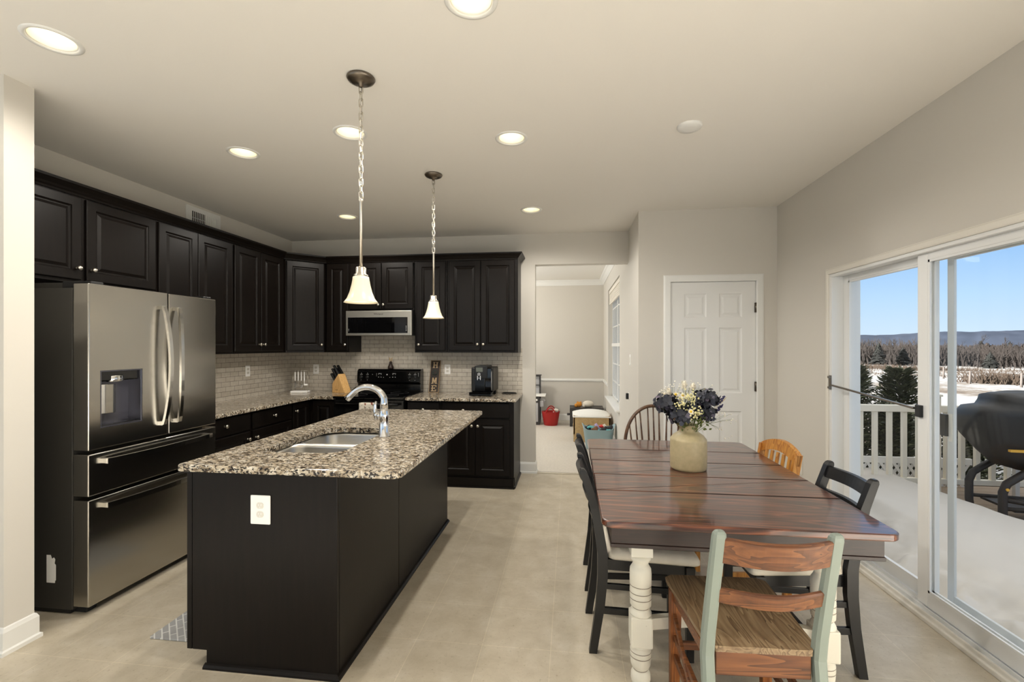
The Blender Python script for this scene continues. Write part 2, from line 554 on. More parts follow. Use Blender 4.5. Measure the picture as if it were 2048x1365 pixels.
M['chairv'] = wood('orange_brown_leg_wood', [(0.25, s2l((150, 92, 42))), (0.55, s2l((120, 68, 30))), (0.85, s2l((80, 44, 21)))], (14, 14, 1.2), 4, 0.4)
M['seatw'] = wood('worn_grey_brown_seat', [(0.25, s2l((150, 128, 98))), (0.55, s2l((126, 103, 76))), (0.85, s2l((84, 64, 46)))], (13, 1.3, 13), 4, 0.45)
M['oak'] = wood('golden_oak', [(0.3, s2l((206, 148, 70))), (0.6, s2l((180, 118, 50))), (0.85, s2l((140, 84, 34)))], (12, 12, 1.2), 4, 0.35)
M['wind'] = wood('walnut_brown', [(0.3, s2l((98, 68, 44))), (0.8, s2l((64, 42, 28)))], (6, 6, 6), 4, 0.35)
M['block'] = wood('beech_block', [(0.3, s2l((226, 184, 122))), (0.8, s2l((196, 148, 88)))], (14, 14, 1.5), 4, 0.45)
M['box'] = wood('pale_plywood', [(0.3, s2l((196, 168, 122))), (0.8, s2l((176, 146, 100)))], (9, 1.5, 9), 3, 0.6)
M['signw'] = P('dark_sign_wood', (44, 32, 24), 0.6, var=0.25, vs=40)
M['signe'] = P('weathered_sign_edge', (150, 124, 92), 0.7, var=0.2, vs=60)
M['signl'] = P('tan_letters', (196, 170, 132), 0.6)
M['wreath'] = P('dark_green_wreath', (52, 62, 56), 0.7, var=0.3, vs=60)
M['blackw'] = P('black_chair_paint', (17, 17, 18), 0.38, bump=0.08, bs=120)
M['rail'] = P('cream_railing_vinyl', (238, 230, 212), 0.4)
M['cushion'] = P('cream_seat_fabric', (214, 206, 190), 0.9, spec=0.15, var=0.04, vs=30, bump=0.3, bs=500)
# chipped paints
def chipped(name, c, under, thr, scale=35):
    t = NT(name)
    f = t.noise(t.coord((1, 1, 0.6)), scale, 5, 0.7)
    t.col(t.mix(t.ramp(f, [(thr, (0, 0, 0)), (thr + 0.03, (1, 1, 1))]), s2l(c), s2l(under)))
    t.b.inputs['Roughness'].default_value = 0.5
    t.bump(f, 0.15, 0.002)
    return t.m
M['mint'] = chipped('chipped_mint_paint', (132, 142, 133), (120, 96, 70), 0.70)
M['wleg'] = chipped('chipped_white_paint', (226, 222, 208), (96, 84, 70), 0.70)
M['groove'] = P('dark_groove', (120, 108, 92), 0.7)  # tone darker than the leg paint, for the turned grooves
M['stone'] = P('beige_stoneware', (182, 168, 132), 0.42, var=0.08, vs=45, bump=0.06, bs=90)
M['hyd'] = None
t = NT('slate_blue_petals')
g = t.new('ShaderNodeNewGeometry')
t.col(t.ramp(g.outputs['Random Per Island'], [(0.0, s2l((30, 31, 38))), (0.55, s2l((50, 53, 64))), (0.88, s2l((82, 84, 98))), (1.0, s2l((118, 104, 122)))]))
t.b.inputs['Roughness'].default_value = 0.7
M['hyd'] = t.m
M['stem'] = P('green_stem', (104, 116, 62), 0.6)
M['leaf'] = P('olive_leaf', (96, 108, 52), 0.55, var=0.25, vs=60)
M['straw'] = P('dry_straw', (206, 192, 150), 0.8)
M['pamp'] = P('cream_plume', (226, 218, 200), 0.9)
M['petal'] = P('white_petal', (238, 234, 220), 0.7)
M['yolk'] = P('yellow_flower_eye', (226, 190, 60), 0.7)
M['florets'] = P('pale_yellow_florets', (226, 218, 166), 0.8)
M['lav'] = P('lavender_blue', (62, 58, 98), 0.8, var=0.3, vs=80)
M['red'] = P('red_plastic', (168, 26, 24), 0.4)
M['blue'] = P('pale_blue_plastic', (150, 176, 184), 0.45)
M['teal'] = P('aqua_toy', (96, 184, 190), 0.4)
M['purple'] = P('lilac_toy', (182, 166, 212), 0.5)
M['redtoy'] = P('red_toy', (206, 44, 40), 0.4)
M['browntoy'] = P('brown_toy', (132, 92, 64), 0.6)
M['blacktoy'] = P('charcoal_toy', (40, 40, 44), 0.5)
M['orange'] = P('orange_plush', (204, 138, 54), 0.95, var=0.2, vs=60, bump=0.5, bs=200)
M['plush'] = P('white_plush', (226, 220, 208), 0.95, bump=0.5, bs=200)
M['sheet'] = P('white_padded_fabric', (238, 237, 232), 0.8)
M['grey'] = P('grey_toy_panel', (176, 176, 178), 0.4)
M['char'] = P('charcoal_frame', (54, 52, 52), 0.5)
M['blind'] = P('ivory_blind', (226, 220, 208), 0.8)
# woven grey mat
t = NT('grey_herringbone_mat')
br = t.new('ShaderNodeTexBrick'); br.offset = 0.5
br.inputs['Scale'].default_value = 1.0; br.inputs['Brick Width'].default_value = 0.085; br.inputs['Row Height'].default_value = 0.03; br.inputs['Mortar Size'].default_value = 0.003
br.inputs['Color1'].default_value = (*s2l((150, 150, 150)), 1); br.inputs['Color2'].default_value = (*s2l((166, 166, 165)), 1); br.inputs['Mortar'].default_value = (*s2l((212, 212, 208)), 1)
t.link(t.coord((1, 1, 1), (0, 0, 0.785)), br.inputs['Vector']); t.col(br.outputs['Color']); t.b.inputs['Roughness'].default_value = 0.8
M['mat'] = t.m
t = NT('printed_towel')
f = t.noise(t.coord(), 26, 3)
c = t.mix(t.ramp(f, [(0.58, (0, 0, 0)), (0.62, (1, 1, 1))]), s2l((214, 206, 192)), s2l((130, 70, 54)))
f2 = t.noise(t.coord((1, 1, 1), (0, 0, 0), (3, 1, 2)), 34, 3)
t.col(t.mix(t.ramp(f2, [(0.60, (0, 0, 0)), (0.64, (1, 1, 1))]), c, s2l((96, 92, 74)))); t.b.inputs['Roughness'].default_value = 0.9
M['towel'] = t.m
# window glass: clear pane with a Fresnel reflection
t = NT('window_glass')
t.n.remove(t.b)
tr = t.new('ShaderNodeBsdfTransparent'); gl = t.new('ShaderNodeBsdfGlossy'); mx = t.new('ShaderNodeMixShader')
gl.inputs['Roughness'].default_value = 0.0
tr.inputs[0].default_value = (0.985, 0.99, 0.985, 1)
g = t.new('ShaderNodeNewGeometry'); dt = t.new('ShaderNodeVectorMath', operation='DOT_PRODUCT')
t.link(g.outputs['Incoming'], dt.inputs[0]); t.link(g.outputs['Normal'], dt.inputs[1])
k = t.math('POWER', t.math('SUBTRACT', 1.0, t.math('ABSOLUTE', dt.outputs['Value'])), 5.0)   # Schlick reflectance of each face
t.link(t.math('ADD', t.math('MULTIPLY', k, 0.35), 0.008), mx.inputs[0]); t.link(tr.outputs[0], mx.inputs[1]); t.link(gl.outputs[0], mx.inputs[2]); t.link(mx.outputs[0], t.o.inputs['Surface'])
M['glass'] = t.m
# outdoors
M['snow'] = P('snow', (198, 193, 186), 0.8, spec=0.2, bump=0.25, bs=14)
M['deck'] = P('weathered_deck_boards', (150, 132, 112), 0.8, var=0.2, vs=8, stretch=(0.6, 8, 8))
t = NT('snowy_field')
f = t.noise(t.coord((0.35, 0.35, 1)), 0.45, 8, 0.72)
f2 = t.noise(t.coord((1, 1, 1)), 2.2, 4, 0.7)
k = t.math('ADD', t.math('MULTIPLY', f, 0.72), t.math('MULTIPLY', f2, 0.28))
t.col(t.ramp(k, [(0.50, s2l((158, 156, 153))), (0.56, s2l((112, 98, 80))), (0.62, s2l((76, 58, 42)))])); t.b.inputs['Roughness'].default_value = 0.9
M['field'] = t.m
M['twig'] = P('bare_brush', (36, 29, 24), 0.9, var=0.25, vs=0.15)
M['conif'] = P('dark_conifer', (24, 25, 20), 0.9, var=0.3, vs=0.8)
t = NT('evergreen_fronds')
g = t.new('ShaderNodeNewGeometry')
t.col(t.ramp(g.outputs['Random Per Island'], [(0.0, s2l((46, 52, 34))), (0.6, s2l((78, 84, 56))), (1.0, s2l((112, 114, 82)))])); t.b.inputs['Roughness'].default_value = 0.7
M['frond'] = t.m
M['grass'] = P('dry_grass', (50, 38, 26), 0.9, var=0.2, vs=3)
M['hill'] = P('hazy_wooded_hill', (64, 70, 82), 0.95, spec=0.0, var=0.10, vs=0.006)  # blue-grey of distance haze put into the base colour
M['wood_far'] = P('far_woodland', (62, 55, 51), 0.95, spec=0.0, var=0.3, vs=0.02)
M['post'] = P('grey_fence_post', (92, 84, 78), 0.9)
M['cover'] = P('black_grill_cover', (38, 36, 34), 0.55, bump=0.3, bs=9)
M['yellow'] = P('yellow_webbing', (214, 164, 60), 0.6)
M['cart'] = P('dark_cart_plastic', (40, 36, 34), 0.5)
M['house'] = P('exterior_siding', (200, 196, 188), 0.8)
M['lattice'] = P('white_lattice_paint', (232, 230, 226), 0.5)
M['tramp'] = P('pale_table_top', (206, 204, 200), 0.5)
# ------------------------------------------------------------------ room shell
struct('floor', MB().box(-4.4, 2.03, 0.9, 5.25, -0.15, 0), M['floor'])
struct('floor_family', MB().box(-4.4, 2.03, -5.2, 0.9, -0.15, 0.0), M['carpet'])
struct('floor_dining', MB().box(-4.4, 0.76, 5.25, 9.1, -0.15, 0.004), M['carpet'])
struct('trim_1', MB().prism([(-0.39, 5.225), (0.644, 5.225), (0.644, 5.262), (-0.39, 5.262)], 0, 0.009, 0.003), M['nickel'])
w = MB()
w.box(XL - 0.12, XL, 1.95, 5.34, 0, H)
struct('wall_left', w, M['wall'])
w = MB()
w.prism([(-4.4, 0), (-0.39, 0), (-0.39, 2.372), (XS, 2.372), (XS, H), (-4.4, H)], YB, YB + 0.12, plane='xz')
struct('wall_back', w, M['wall'])
w = MB()
w.box(-4.4, -2.631, 1.841, 1.965, 0, H)
struct('wall_partition', w, M['wall'])
w = MB()
w.prism([(XS + 0.115, 0), (0.925, 0), (0.925, 2.055), (1.705, 2.055), (1.705, 0), (XR + 0.15, 0), (XR + 0.15, H), (XS + 0.115, H)], YP, YP + 0.115, plane='xz')
struct('wall_pantry', w, M['wall'])
w = MB()
w.box(XS, XS + 0.115, YP, 6.14, 0, H); w.box(XS, XS + 0.115, 7.93, 9.1, 0, H)
w.box(XS, XS + 0.115, 6.14, 7.93, 0, 0.58); w.box(XS, XS + 0.115, 6.14, 7.93, 2.38, H)
struct('wall_side', w, M['wall'])
w = MB()
w.prism([(-5.2, 0), (1.755, 0), (1.755, 1.967), (3.605, 1.967), (3.605, 0), (YP + 0.05, 0), (YP + 0.05, H), (-5.2, H)], XR, XR + 0.155, plane='yz')
struct('wall_right', w, M['wall'])
w = MB()
w.box(-4.4, -4.15, 9.0, 9.1, 0, H); w.box(-1.15, XS + 0.115, 9.0, 9.1, 0, H); w.box(-4.15, -1.15, 9.0, 9.1, 0, 0.2); w.box(-4.15, -1.15, 9.0, 9.1, 2.5, H)
struct('wall_far', w, M['wall'])
f = MB()
for a in (-4.15, -2.67, -1.19): f.box(a, a + 0.04, 9.02, 9.08, 0.2, 2.5)
f.box(-4.15, -1.15, 9.02, 9.08, 0.2, 0.24); f.box(-4.15, -1.15, 9.02, 9.08, 2.46, 2.5)
fo = struct('window_10', f, M['white'])  # unseen window added to brighten the dining room
obj('pane', MB().box(-4.11, -1.19, 9.048, 9.052, 0.24, 2.46), M['glass'], fo)
# unseen west walls with windows added to let the low sun in
def west(name, ya, yb, wins, z0, z1):
    w = MB(); w.box(-4.4, -4.3, ya, yb, 0, z0); w.box(-4.4, -4.3, ya, yb, z1, H)
    e = [ya] + [q for p in wins for q in p] + [yb]
    for i in range(0, len(e), 2): w.box(-4.4, -4.3, e[i], e[i + 1], z0, z1)
    struct(name, w, M['wall'])
    for i, (a, b) in enumerate(wins):
        f = MB()
        f.box(-4.37, -4.31, a, a + 0.04, z0, z1); f.box(-4.37, -4.31, b - 0.04, b, z0, z1); f.box(-4.37, -4.31, a, b, z0, z0 + 0.04); f.box(-4.37, -4.31, a, b, z1 - 0.04, z1)
        fo = struct('window_%d' % (i + (5 if z1 > 2 else 8)), f, M['white'])
        obj('pane', MB().box(-4.342, -4.338, a + 0.04, b - 0.04, z0 + 0.04, z1 - 0.04), M['glass'], fo)
west('wall_family', -5.2, 1.95, ((-4.95, -3.1), (-3.0, -1.15), (-1.05, 0.8)), 0.25, 2.45)
west('wall_dining', 5.34, 9.1, ((5.5, 7.15), (7.25, 8.9)), 0.05, 0.72)
# the wall behind the camera, with three tall windows
w = MB()
w.box(-4.4, 2.03, -5.2, -5.08, 0, 0.30); w.box(-4.4, 2.03, -5.2, -5.08, 2.42, H)
for a, b in ((-4.4, -3.95), (-2.25, -2.10), (-0.40, -0.25), (1.5, 2.03)):
    w.box(a, b, -5.2, -5.08, 0.30, 2.42)
struct('wall_rear', w, M['wall'])
for i, (a, b) in enumerate(((-3.95, -2.25), (-2.10, -0.40), (-0.25, 1.5))):
    f = MB()
    f.box(a, a + 0.05, -5.17, -5.10, 0.30, 2.42); f.box(b - 0.05, b, -5.17, -5.10, 0.30, 2.42)
    f.box(a, b, -5.17, -5.10, 0.30, 0.35); f.box(a, b, -5.17, -5.10, 2.37, 2.42); f.box(a, b, -5.16, -5.11, 1.34, 1.38)
    fo = struct('window_%d' % (i + 2), f, M['white'])
    obj('pane', MB().box(a + 0.05, b - 0.05, -5.137, -5.133, 0.35, 2.37), M['glass'], fo)

CANS = [(-2.137, 1.662), (-0.361, 1.662), (-1.301, 2.608), (-2.136, 2.79), (-0.355, 2.801), (-2.176, 4.30), (-0.356, 4.294)]
c = MB(); c.box(-4.4, 2.03, -5.2, 9.1, H, H + 0.16)
ceil = struct('ceiling', c, M['ceil'])
cu = MB()
for x, y in CANS:
    cu.cyl((x, y, H - 0.05), (x, y, H + 0.11), 0.0775, n=40)
cut(ceil, cu)
struct('roof', MB().prism([(-4.8, 2.95), (2.1, 2.95), (2.1, 5.2), (-1.35, 7.6), (-4.8, 5.2)], -5.5, 9.4, plane='xz'), M['house'])

# baseboards, crown and chair rail
BB = [(0, 0), (0.022, 0), (0.022, 0.018), (0.013, 0.024), (0.013, 0.105), (0.006, 0.122), (0.0, 0.126)]
def base(name, path):
    struct(name, MB().sweep(path, BB), M['white'], fix=True)
base('baseboard_partition', [(-4.3, 1.841), (-2.631, 1.841), (-2.631, 1.965), (-2.70, 1.965)])
base('baseboard_back', [(-0.56, YB), (-0.39, YB), (-0.39, 5.34)])
base('baseboard_side', [(XS, 9.0), (XS, YP), (0.872, YP)])
base('baseboard_pantry', [(1.762, YP), (XR, YP), (XR, 3.662)])
base('baseboard_far', [(-1.14, 9.0), (XS, 9.0)])
CR = [(0, 0), (0.010, 0), (0.014, 0.02), (0.05, 0.07), (0.075, 0.085), (0.08, 0.10), (0, 0.10)]
struct('trim_2', MB().sweep([(-1.14, 9.0), (XS, 9.0), (XS, 5.34)], CR, z=H - 0.1005), M['white'], fix=True)
RL = [(0, 0), (0.008, 0), (0.012, 0.012), (0.026, 0.02), (0.026, 0.034), (0.012, 0.042), (0.010, 0.056), (0, 0.06)]
struct('trim_3', MB().sweep([(-1.14, 9.0), (XS, 9.0), (XS, 8.02)], RL, z=0.755), M['white'], fix=True)

# dining room window
f = MB()
y0, y1, z0, z1 = 6.14, 7.93, 0.58, 2.38
xw = XS + 0.07
f.box(xw, xw + 0.04, y0, y0 + 0.04, z0, z1); f.box(xw, xw + 0.04, y1 - 0.04, y1, z0, z1)
f.box(xw, xw + 0.04, y0, y1, z0, z0 + 0.05); f.box(xw, xw + 0.04, y0, y1, z1 - 0.05, z1)
f.box(xw - 0.01, xw + 0.03, y0, y1, 1.44, 1.49)
f.box(xw, xw + 0.04, (y0 + y1) / 2 - 0.04, (y0 + y1) / 2 + 0.04, z0, z1)
for q in (0.25, 0.5, 0.75):
    for a, b in ((y0, (y0 + y1) / 2), ((y0 + y1) / 2, y1)):
        yy = a + (b - a) * q
        if q == 0.5 or True: f.box(xw + 0.005, xw + 0.025, yy - 0.009, yy + 0.009, z0, z1)
for zz in (0.87, 1.16, 1.76, 2.06):
    f.box(xw + 0.005, xw + 0.025, y0, y1, zz - 0.009, zz + 0.009)
win = struct('window_1', f, M['white'])
obj('sill', MB().box(XS - 0.055, xw, y0 - 0.03, y1 + 0.03, z0 - 0.002, z0 + 0.024, 0.006), M['white'], win)
obj('pane', MB().box(xw + 0.013, xw + 0.017, y0 + 0.03, y1 - 0.03, z0 + 0.04, z1 - 0.04), M['glass'], win)
b = MB(); b.box(XS + 0.012, XS + 0.06, y0 + 0.02, y1 - 0.02, 2.31, 2.37, 0.004)
for k in range(6):
    b.box(XS + 0.018, XS + 0.05, y0 + 0.03, y1 - 0.03, 2.14 + k * 0.028, 2.163 + k * 0.028, 0.006)
tag(obj('window_blind', b, M['blind']), 'ivory window blind pulled up at the top of the dining room window', 'blind')

# pantry door: slab, casing, hinges, knob
X0, X1, Z1 = 0.94, 1.692, 2.042
Yd = YP + 0.012
d = MB(); d.box(X0, X1, Yd + 0.0115, Yd + 0.035, 0.008, Z1)
xs = [X0, 1.063, 1.262, 1.374, 1.576, X1]; zs = [0.008, 0.235, 0.845, 1.012, 1.618, 1.712, 1.935, Z1]
for i in range(5):
    for j in range(7):
        a, b2, c0, c1 = xs[i], xs[i + 1], zs[j], zs[j + 1]
        if i in (1, 3) and j in (1, 3, 5):
            d.rings(a, b2, c0, c1, [(0, Yd), (0.012, Yd + 0.009), (0.024, Yd + 0.010), (0.042, Yd + 0.003)], False)
        else:
            d.add([(a, Yd, c0), (b2, Yd, c0), (b2, Yd, c1), (a, Yd, c1)], [(0, 1, 2, 3)])
for a, b2, c0, c1 in ((X0, X0, 0.008, Z1), (X1, X1, 0.008, Z1)):
    d.add([(a, Yd, c0), (a, Yd + 0.02, c0), (a, Yd + 0.02, c1), (a, Yd, c1)], [(0, 1, 2, 3)])
d.add([(X0, Yd, Z1), (X1, Yd, Z1), (X1, Yd + 0.02, Z1), (X0, Yd + 0.02, Z1)], [(0, 1, 2, 3)])
door = struct('door_1', d, M['door'])
cs = MB()
CP = [(0, 0), (0.016, 0), (0.018, 0.006), (0.012, 0.016), (0.009, 0.05), (0.006, 0.062), (0, 0.064)]
def casing(mb, x0, x1, z1, y):
    prof = [(0.0, 0.0), (0.0, -0.012), (0.008, -0.016), (0.05, -0.014), (0.062, -0.010), (0.064, 0.0)]
    def path(e): return [(x0 - e, 0.0), (x0 - e, z1 + e), (x1 + e, z1 + e), (x1 + e, 0.0)]
    vs = []
    for e, dy in prof:
        vs += [(a, y + dy, b) for a, b in path(e)]
    fs = []
    for i in range(len(prof) - 1):
        for k in range(3):
            fs.append((i * 4 + k, i * 4 + k + 1, i * 4 + 5 + k, i * 4 + 4 + k))
    mb.add(vs, fs)
casing(cs, X0 - 0.003, X1 + 0.003, Z1 + 0.004, YP)
cs.box(0.926, 0.937, YP, YP + 0.11, 0, 2.054); cs.box(1.695, 1.704, YP, YP + 0.11, 0, 2.054); cs.box(0.926, 1.704, YP, YP + 0.11, 2.0455, 2.054)
obj('casing', cs, M['white'], door, fix=True)
for z in (1.80, 1.075, 0.25):
    hm = MB(); hm.cyl((1.6935, YP - 0.004, z - 0.045), (1.6935, YP - 0.004, z + 0.045), 0.0065, n=12)
    hm.box(1.683, 1.703, YP + 0.004, YP + 0.008, z - 0.045, z + 0.045)
    obj('hinge', hm, M['bronze'], door, 'dark metal hinge')
obj('door_knob', MB().lathe([(0.026, 0), (0.027, 0.006), (0.011, 0.012), (0.010, 0.03), (0.024, 0.042), (0.027, 0.055), (0.02, 0.066), (0, 0.068)], (1.0, Yd, 0.95), 20, (0, -1, 0)), M['nickel'], door)

# sliding patio door
Y0, Y1, ZT = 1.76, 3.60, 1.965
f = MB()
for y in (Y0, Y1 - 0.03):
    f.box(XR - 0.006, XR + 0.185, y, y + 0.03, 0.03, ZT - 0.02, 0.002)
f.box(XR - 0.006, XR + 0.185, Y0, Y1, ZT - 0.02, ZT, 0.002)
f.box(XR - 0.004, XR + 0.185, Y0, Y1, 0.0, 0.03); f.box(XR + 0.06, XR + 0.066, Y0 + 0.03, Y1 - 0.03, 0.03, 0.05); f.box(XR + 0.105, XR + 0.111, Y0 + 0.03, Y1 - 0.03, 0.03, 0.05)
f.box(XR + 0.01, XR + 0.016, Y0 + 0.03, Y1 - 0.03, 0.03, 0.05)
pd = struct('door_2', f, M['vinyl'])
t2 = MB()
cpf = [(0.0, 0.0), (0.0, -0.014), (0.006, -0.018), (0.030, -0.016), (0.036, -0.010), (0.040, -0.010), (0.040, 0.0)]
vs = []
for e, dx in cpf:
    for yy, zz in ((Y0 - e, 0.0), (Y0 - e, ZT + e), (Y1 + e, ZT + e), (Y1 + e, 0.0)): vs.append((XR + dx, yy, zz))
t2.add(vs, [(i * 4 + k, i * 4 + 4 + k, i * 4 + 5 + k, i * 4 + k + 1) for i in range(len(cpf) - 1) for k in range(3)])
obj('casing', t2, M['cream'], pd, fix=True)
s2 = MB(); s2.prism([(XR - 0.035, 0.0), (XR - 0.006, 0.0), (XR - 0.006, 0.040), (XR - 0.016, 0.040), (XR - 0.020, 0.022), (XR - 0.032, 0.020)], Y0 - 0.04, Y1 + 0.04, 0.003, plane='xz')
obj('sill', s2, M['cream'], pd)
def panel(x, ya, yb, z0, z1, sw, tr, brl, dx, mat, name, gl=True):
    p = MB()
    for y in (ya, yb - sw):
        p.box(x, x + dx, y, y + sw, z0, z1, 0.003)
    p.box(x, x + dx, ya + sw, yb - sw, z1 - tr, z1, 0.002); p.box(x, x + dx, ya + sw, yb - sw, z0, z0 + brl, 0.002)
    if gl:   # glazing beads
        for xx in (x - 0.0, x + dx - 0.01):
            p.box(xx, xx + 0.01, ya + sw, ya + sw + 0.012, z0 + brl, z1 - tr); p.box(xx, xx + 0.01, yb - sw - 0.012, yb - sw, z0 + brl, z1 - tr)
            p.box(xx, xx + 0.01, ya + sw, yb - sw, z1 - tr - 0.012, z1 - tr); p.box(xx, xx + 0.01, ya + sw, yb - sw, z0 + brl, z0 + brl + 0.012)
    o = obj(name, p, mat, pd)
    if gl:
        obj('pane', MB().box(x + dx / 2 - 0.002, x + dx / 2 + 0.002, ya + sw, yb - sw, z0 + brl, z1 - tr), M['glass'], o)
    return o
panel(XR + 0.070, 2.728, 3.57, 0.05, 1.945, 0.062, 0.038, 0.070, 0.020, M['vinyl'], 'fixed_panel')
sp = panel(XR + 0.022, 1.79, 2.788, 0.05, 1.945, 0.074, 0.038, 0.080, 0.034, M['vinyl'], 'sliding_panel')
scr = panel(XR + 0.165, 1.79, 2.782, 0.045, 1.945, 0.044, 0.035, 0.06, 0.015, M['vgrey'], 'screen_panel', gl=False)
hd = MB(); hd.box(XR + 0.150, XR + 0.166, 2.772, 2.815, 0.955, 1.075, 0.004)
obj('handle', hd, M['blackm'], scr, 'black screen door latch handle')
obj('sticker', MB().box(XR + 0.1637, XR + 0.1652, 2.748, 2.772, 0.93, 1.08), M['plate2'], scr, 'small printed paper label')
hs = MB(); hs.box(XR + 0.008, XR + 0.023, 1.815, 1.845, 0.95, 1.10, 0.004)
obj('latch', hs, M['blackm'], sp)
sb = MB(); sb.bar((XR - 0.008, 3.56, 1.165), (XR + 0.006, 2.79, 1.105), 0.016, 0.012, r=0.003)
bar = obj('security_bar', sb, M['bronze'], pd, 'dark metal security bar across the fixed panel')
br = MB(); br.box(XR - 0.014, XR - 0.006, 3.568, 3.594, 1.135, 1.235, 0.002); br.box(XR - 0.024, XR - 0.013, 3.57, 3.592, 1.14, 1.155); br.box(XR - 0.024, XR - 0.013, 3.57, 3.592, 1.215, 1.23)
obj('bracket', br, M['bronze'], bar)
br = MB(); br.box(XR + 0.004, XR + 0.0225, 2.745, 2.783, 1.06, 1.125, 0.003)
obj('bracket', br, M['blackm'], bar)

# backsplash
struct('wall_backsplash_left', MB().box(XL, XL + 0.006, 3.05, YB - 0.006, CT, 1.385), M['tilel'])
b = MB(); b.box(XL, -0.537, YB - 0.006, YB, CT, 1.421)
b.box(-2.46, -1.69, YB - 0.006, YB, 1.421, 1.62)
struct('wall_backsplash_back', b, M['tileb'])

# ------------------------------------------------------------------ ceiling lights
def make_can():
    t = thing('recessed_light', 'x', 'ceiling light')
    tr = MB(); tr.lathe([(0.079, 0.004), (0.079, -0.001), (0.085, -0.006), (0.098, -0.004), (0.100, 0.0)], n=44, cap=False)
    obj('trim_ring', tr, M['white'], t)
    ba = MB()
    pr = []
    for k in range(6):
        z = 0.004 + k * 0.009; r = 0.0765 - k * 0.0030
        pr += [(r, z), (r - 0.0022, z + 0.0045)]
    pr += [(0.056, 0.062), (0.056, 0.078), (0.02, 0.088)]
    ba.lathe(pr, n=40, cap=False)
    obj('baffle', ba, M['baffle'], t)
    obj('lens', MB().lathe([(0.0, 0.066), (0.03, 0.0655), (0.055, 0.069)], n=32, cap=False), M['bulb'], t)
    return t
LB = ['round recessed ceiling light above the refrigerator end, at the upper left', 'recessed ceiling light cut off by the top edge, nearest the middle of the view',
      'recessed ceiling light behind the chain of the nearer pendant', 'recessed ceiling light between the refrigerator cabinets and the nearer pendant',
      'recessed ceiling light right of the farther pendant, above the walkway', 'small recessed ceiling light left of the nearer pendant rod, above the corner cabinets',
      'small recessed ceiling light farthest back, in front of the doorway']
can0 = make_can()
for i, (x, y) in enumerate(CANS):
    o = can0 if i == 0 else dup(can0, (0, 0, 0))
    o.location = (x, y, H)
    tag(o, LB[i], group='recessed lights in the kitchen ceiling')
    ld = D.lights.new('can_lamp', 'SPOT'); ld.energy = CAN_W * 10; ld.spot_size = 2.95; ld.spot_blend = 0.5; ld.color = (1, 0.94, 0.85); ld.shadow_soft_size = 0.035
    lo = D.objects.new('lamp_bulb', ld); COL.objects.link(lo); lo.parent = o; lo.location = (0, 0, -0.037)
s = MB(); s.lathe([(0.070, 0), (0.070, -0.006), (0.064, -0.016), (0.03, -0.020), (0, -0.0205)], (0.688, 2.77, H), 36, cap=False)
tag(obj('ceiling_cap', s, M['white']), 'plain white round cover plate on the ceiling above the dining table', 'ceiling plate')

# unseen fill lamp added behind the kitchen wall to brighten the dining room
lm = MB(); lm.lathe([(0.19, 0), (0.19, -0.02), (0.17, -0.06), (0.10, -0.085), (0, -0.09)], (-1.9, 7.2, H), 36, cap=False)
lamp = struct('dining_fill', lm, M['bulb'])
ld = D.lights.new('dining_fill_light', 'POINT'); ld.energy = 55; ld.color = (1, 0.96, 0.9); ld.shadow_soft_size = 0.12
lo = D.objects.new('lamp_bulb', ld); COL.objects.link(lo); lo.parent = lamp; lo.location = (-1.9, 7.2, H - 0.24)

def make_pendant():
    t = thing('pendant_light', 'x', 'pendant light')
    obj('canopy', MB().lathe([(0.062, 0), (0.066, -0.006), (0.060, -0.016), (0.04, -0.026), (0.012, -0.031), (0.010, -0.045), (0, -0.046)], n=36), M['bronze'], t)
    ch = MB()
    n = 17
    for k in range(n):
        z = -0.058 - k * 0.0315
        pts = [(0.0095 * math.cos(a), 0, z + (0.0125 if math.sin(a) > 0 else -0.0125) + 0.0085 * math.sin(a)) for a in [2 * PI * i / 16 for i in range(16)]]
        if k % 2: pts = [(0, p[0], p[2]) for p in pts]
        ch.tube(pts, 0.0023, 6, closed=True)
    obj('chain', ch, M['nickel'], t)
    obj('cord', MB().tube([(0.004 * math.sin(k * 1.1), 0.004 * math.cos(k * 1.1), -0.04 - k * 0.0275) for k in range(21)], 0.0018, 6), M['handle'], t)
    r = MB(); r.lathe([(0.006, -0.575), (0.011, -0.582), (0.0075, -0.592), (0.0075, -0.905)], n=14)
    obj('rod', r, M['nickel'], t)
    c = MB(); c.lathe([(0.020, -0.900), (0.024, -0.906), (0.024, -0.932), (0.033, -0.938), (0.033, -0.948), (0.0, -0.949)], n=30)
    obj('socket_cap', c, M['nickel'], t)
    pr = [(0.030, -0.944), (0.037, -0.948), (0.0385, -0.960), (0.043, -0.985), (0.052, -1.02), (0.064, -1.05), (0.076, -1.066), (0.079, -1.069), (0.077, -1.070), (0.062, -1.054), (0.050, -1.024), (0.041, -0.987), (0.036, -0.962), (0.028, -0.952)]
    sh = obj('shade', MB().lathe(pr, n=44, cap=False), M['shade'], t)
    obj('bulb', MB().ball((0, 0, -1.005), 0.022, 14, (1, 1, 1.35)), M['glow'], t)
    return t
pen = make_pendant()
pen.location = (-0.983, 2.076, H)
tag(pen, 'nearer pendant light with bell glass shade hanging over the sink end of the island', group='pendants over the island')
p2 = dup(pen, (-1.004, 3.316, H), label='farther, smaller looking pendant light hanging over the far end of the island')
for o in (pen, p2):
    ld = D.lights.new('pendant_lamp', 'POINT'); ld.energy = PEND_W; ld.color = (1, 0.88, 0.70); ld.shadow_soft_size = 0.03
    lo = D.objects.new('lamp_bulb', ld); COL.objects.link(lo); lo.parent = o; lo.location = (0, 0, -1.045)

for l in D.lights:
    if l.type in ('SPOT', 'POINT'): l.cycles.use_multiple_importance_sampling = False
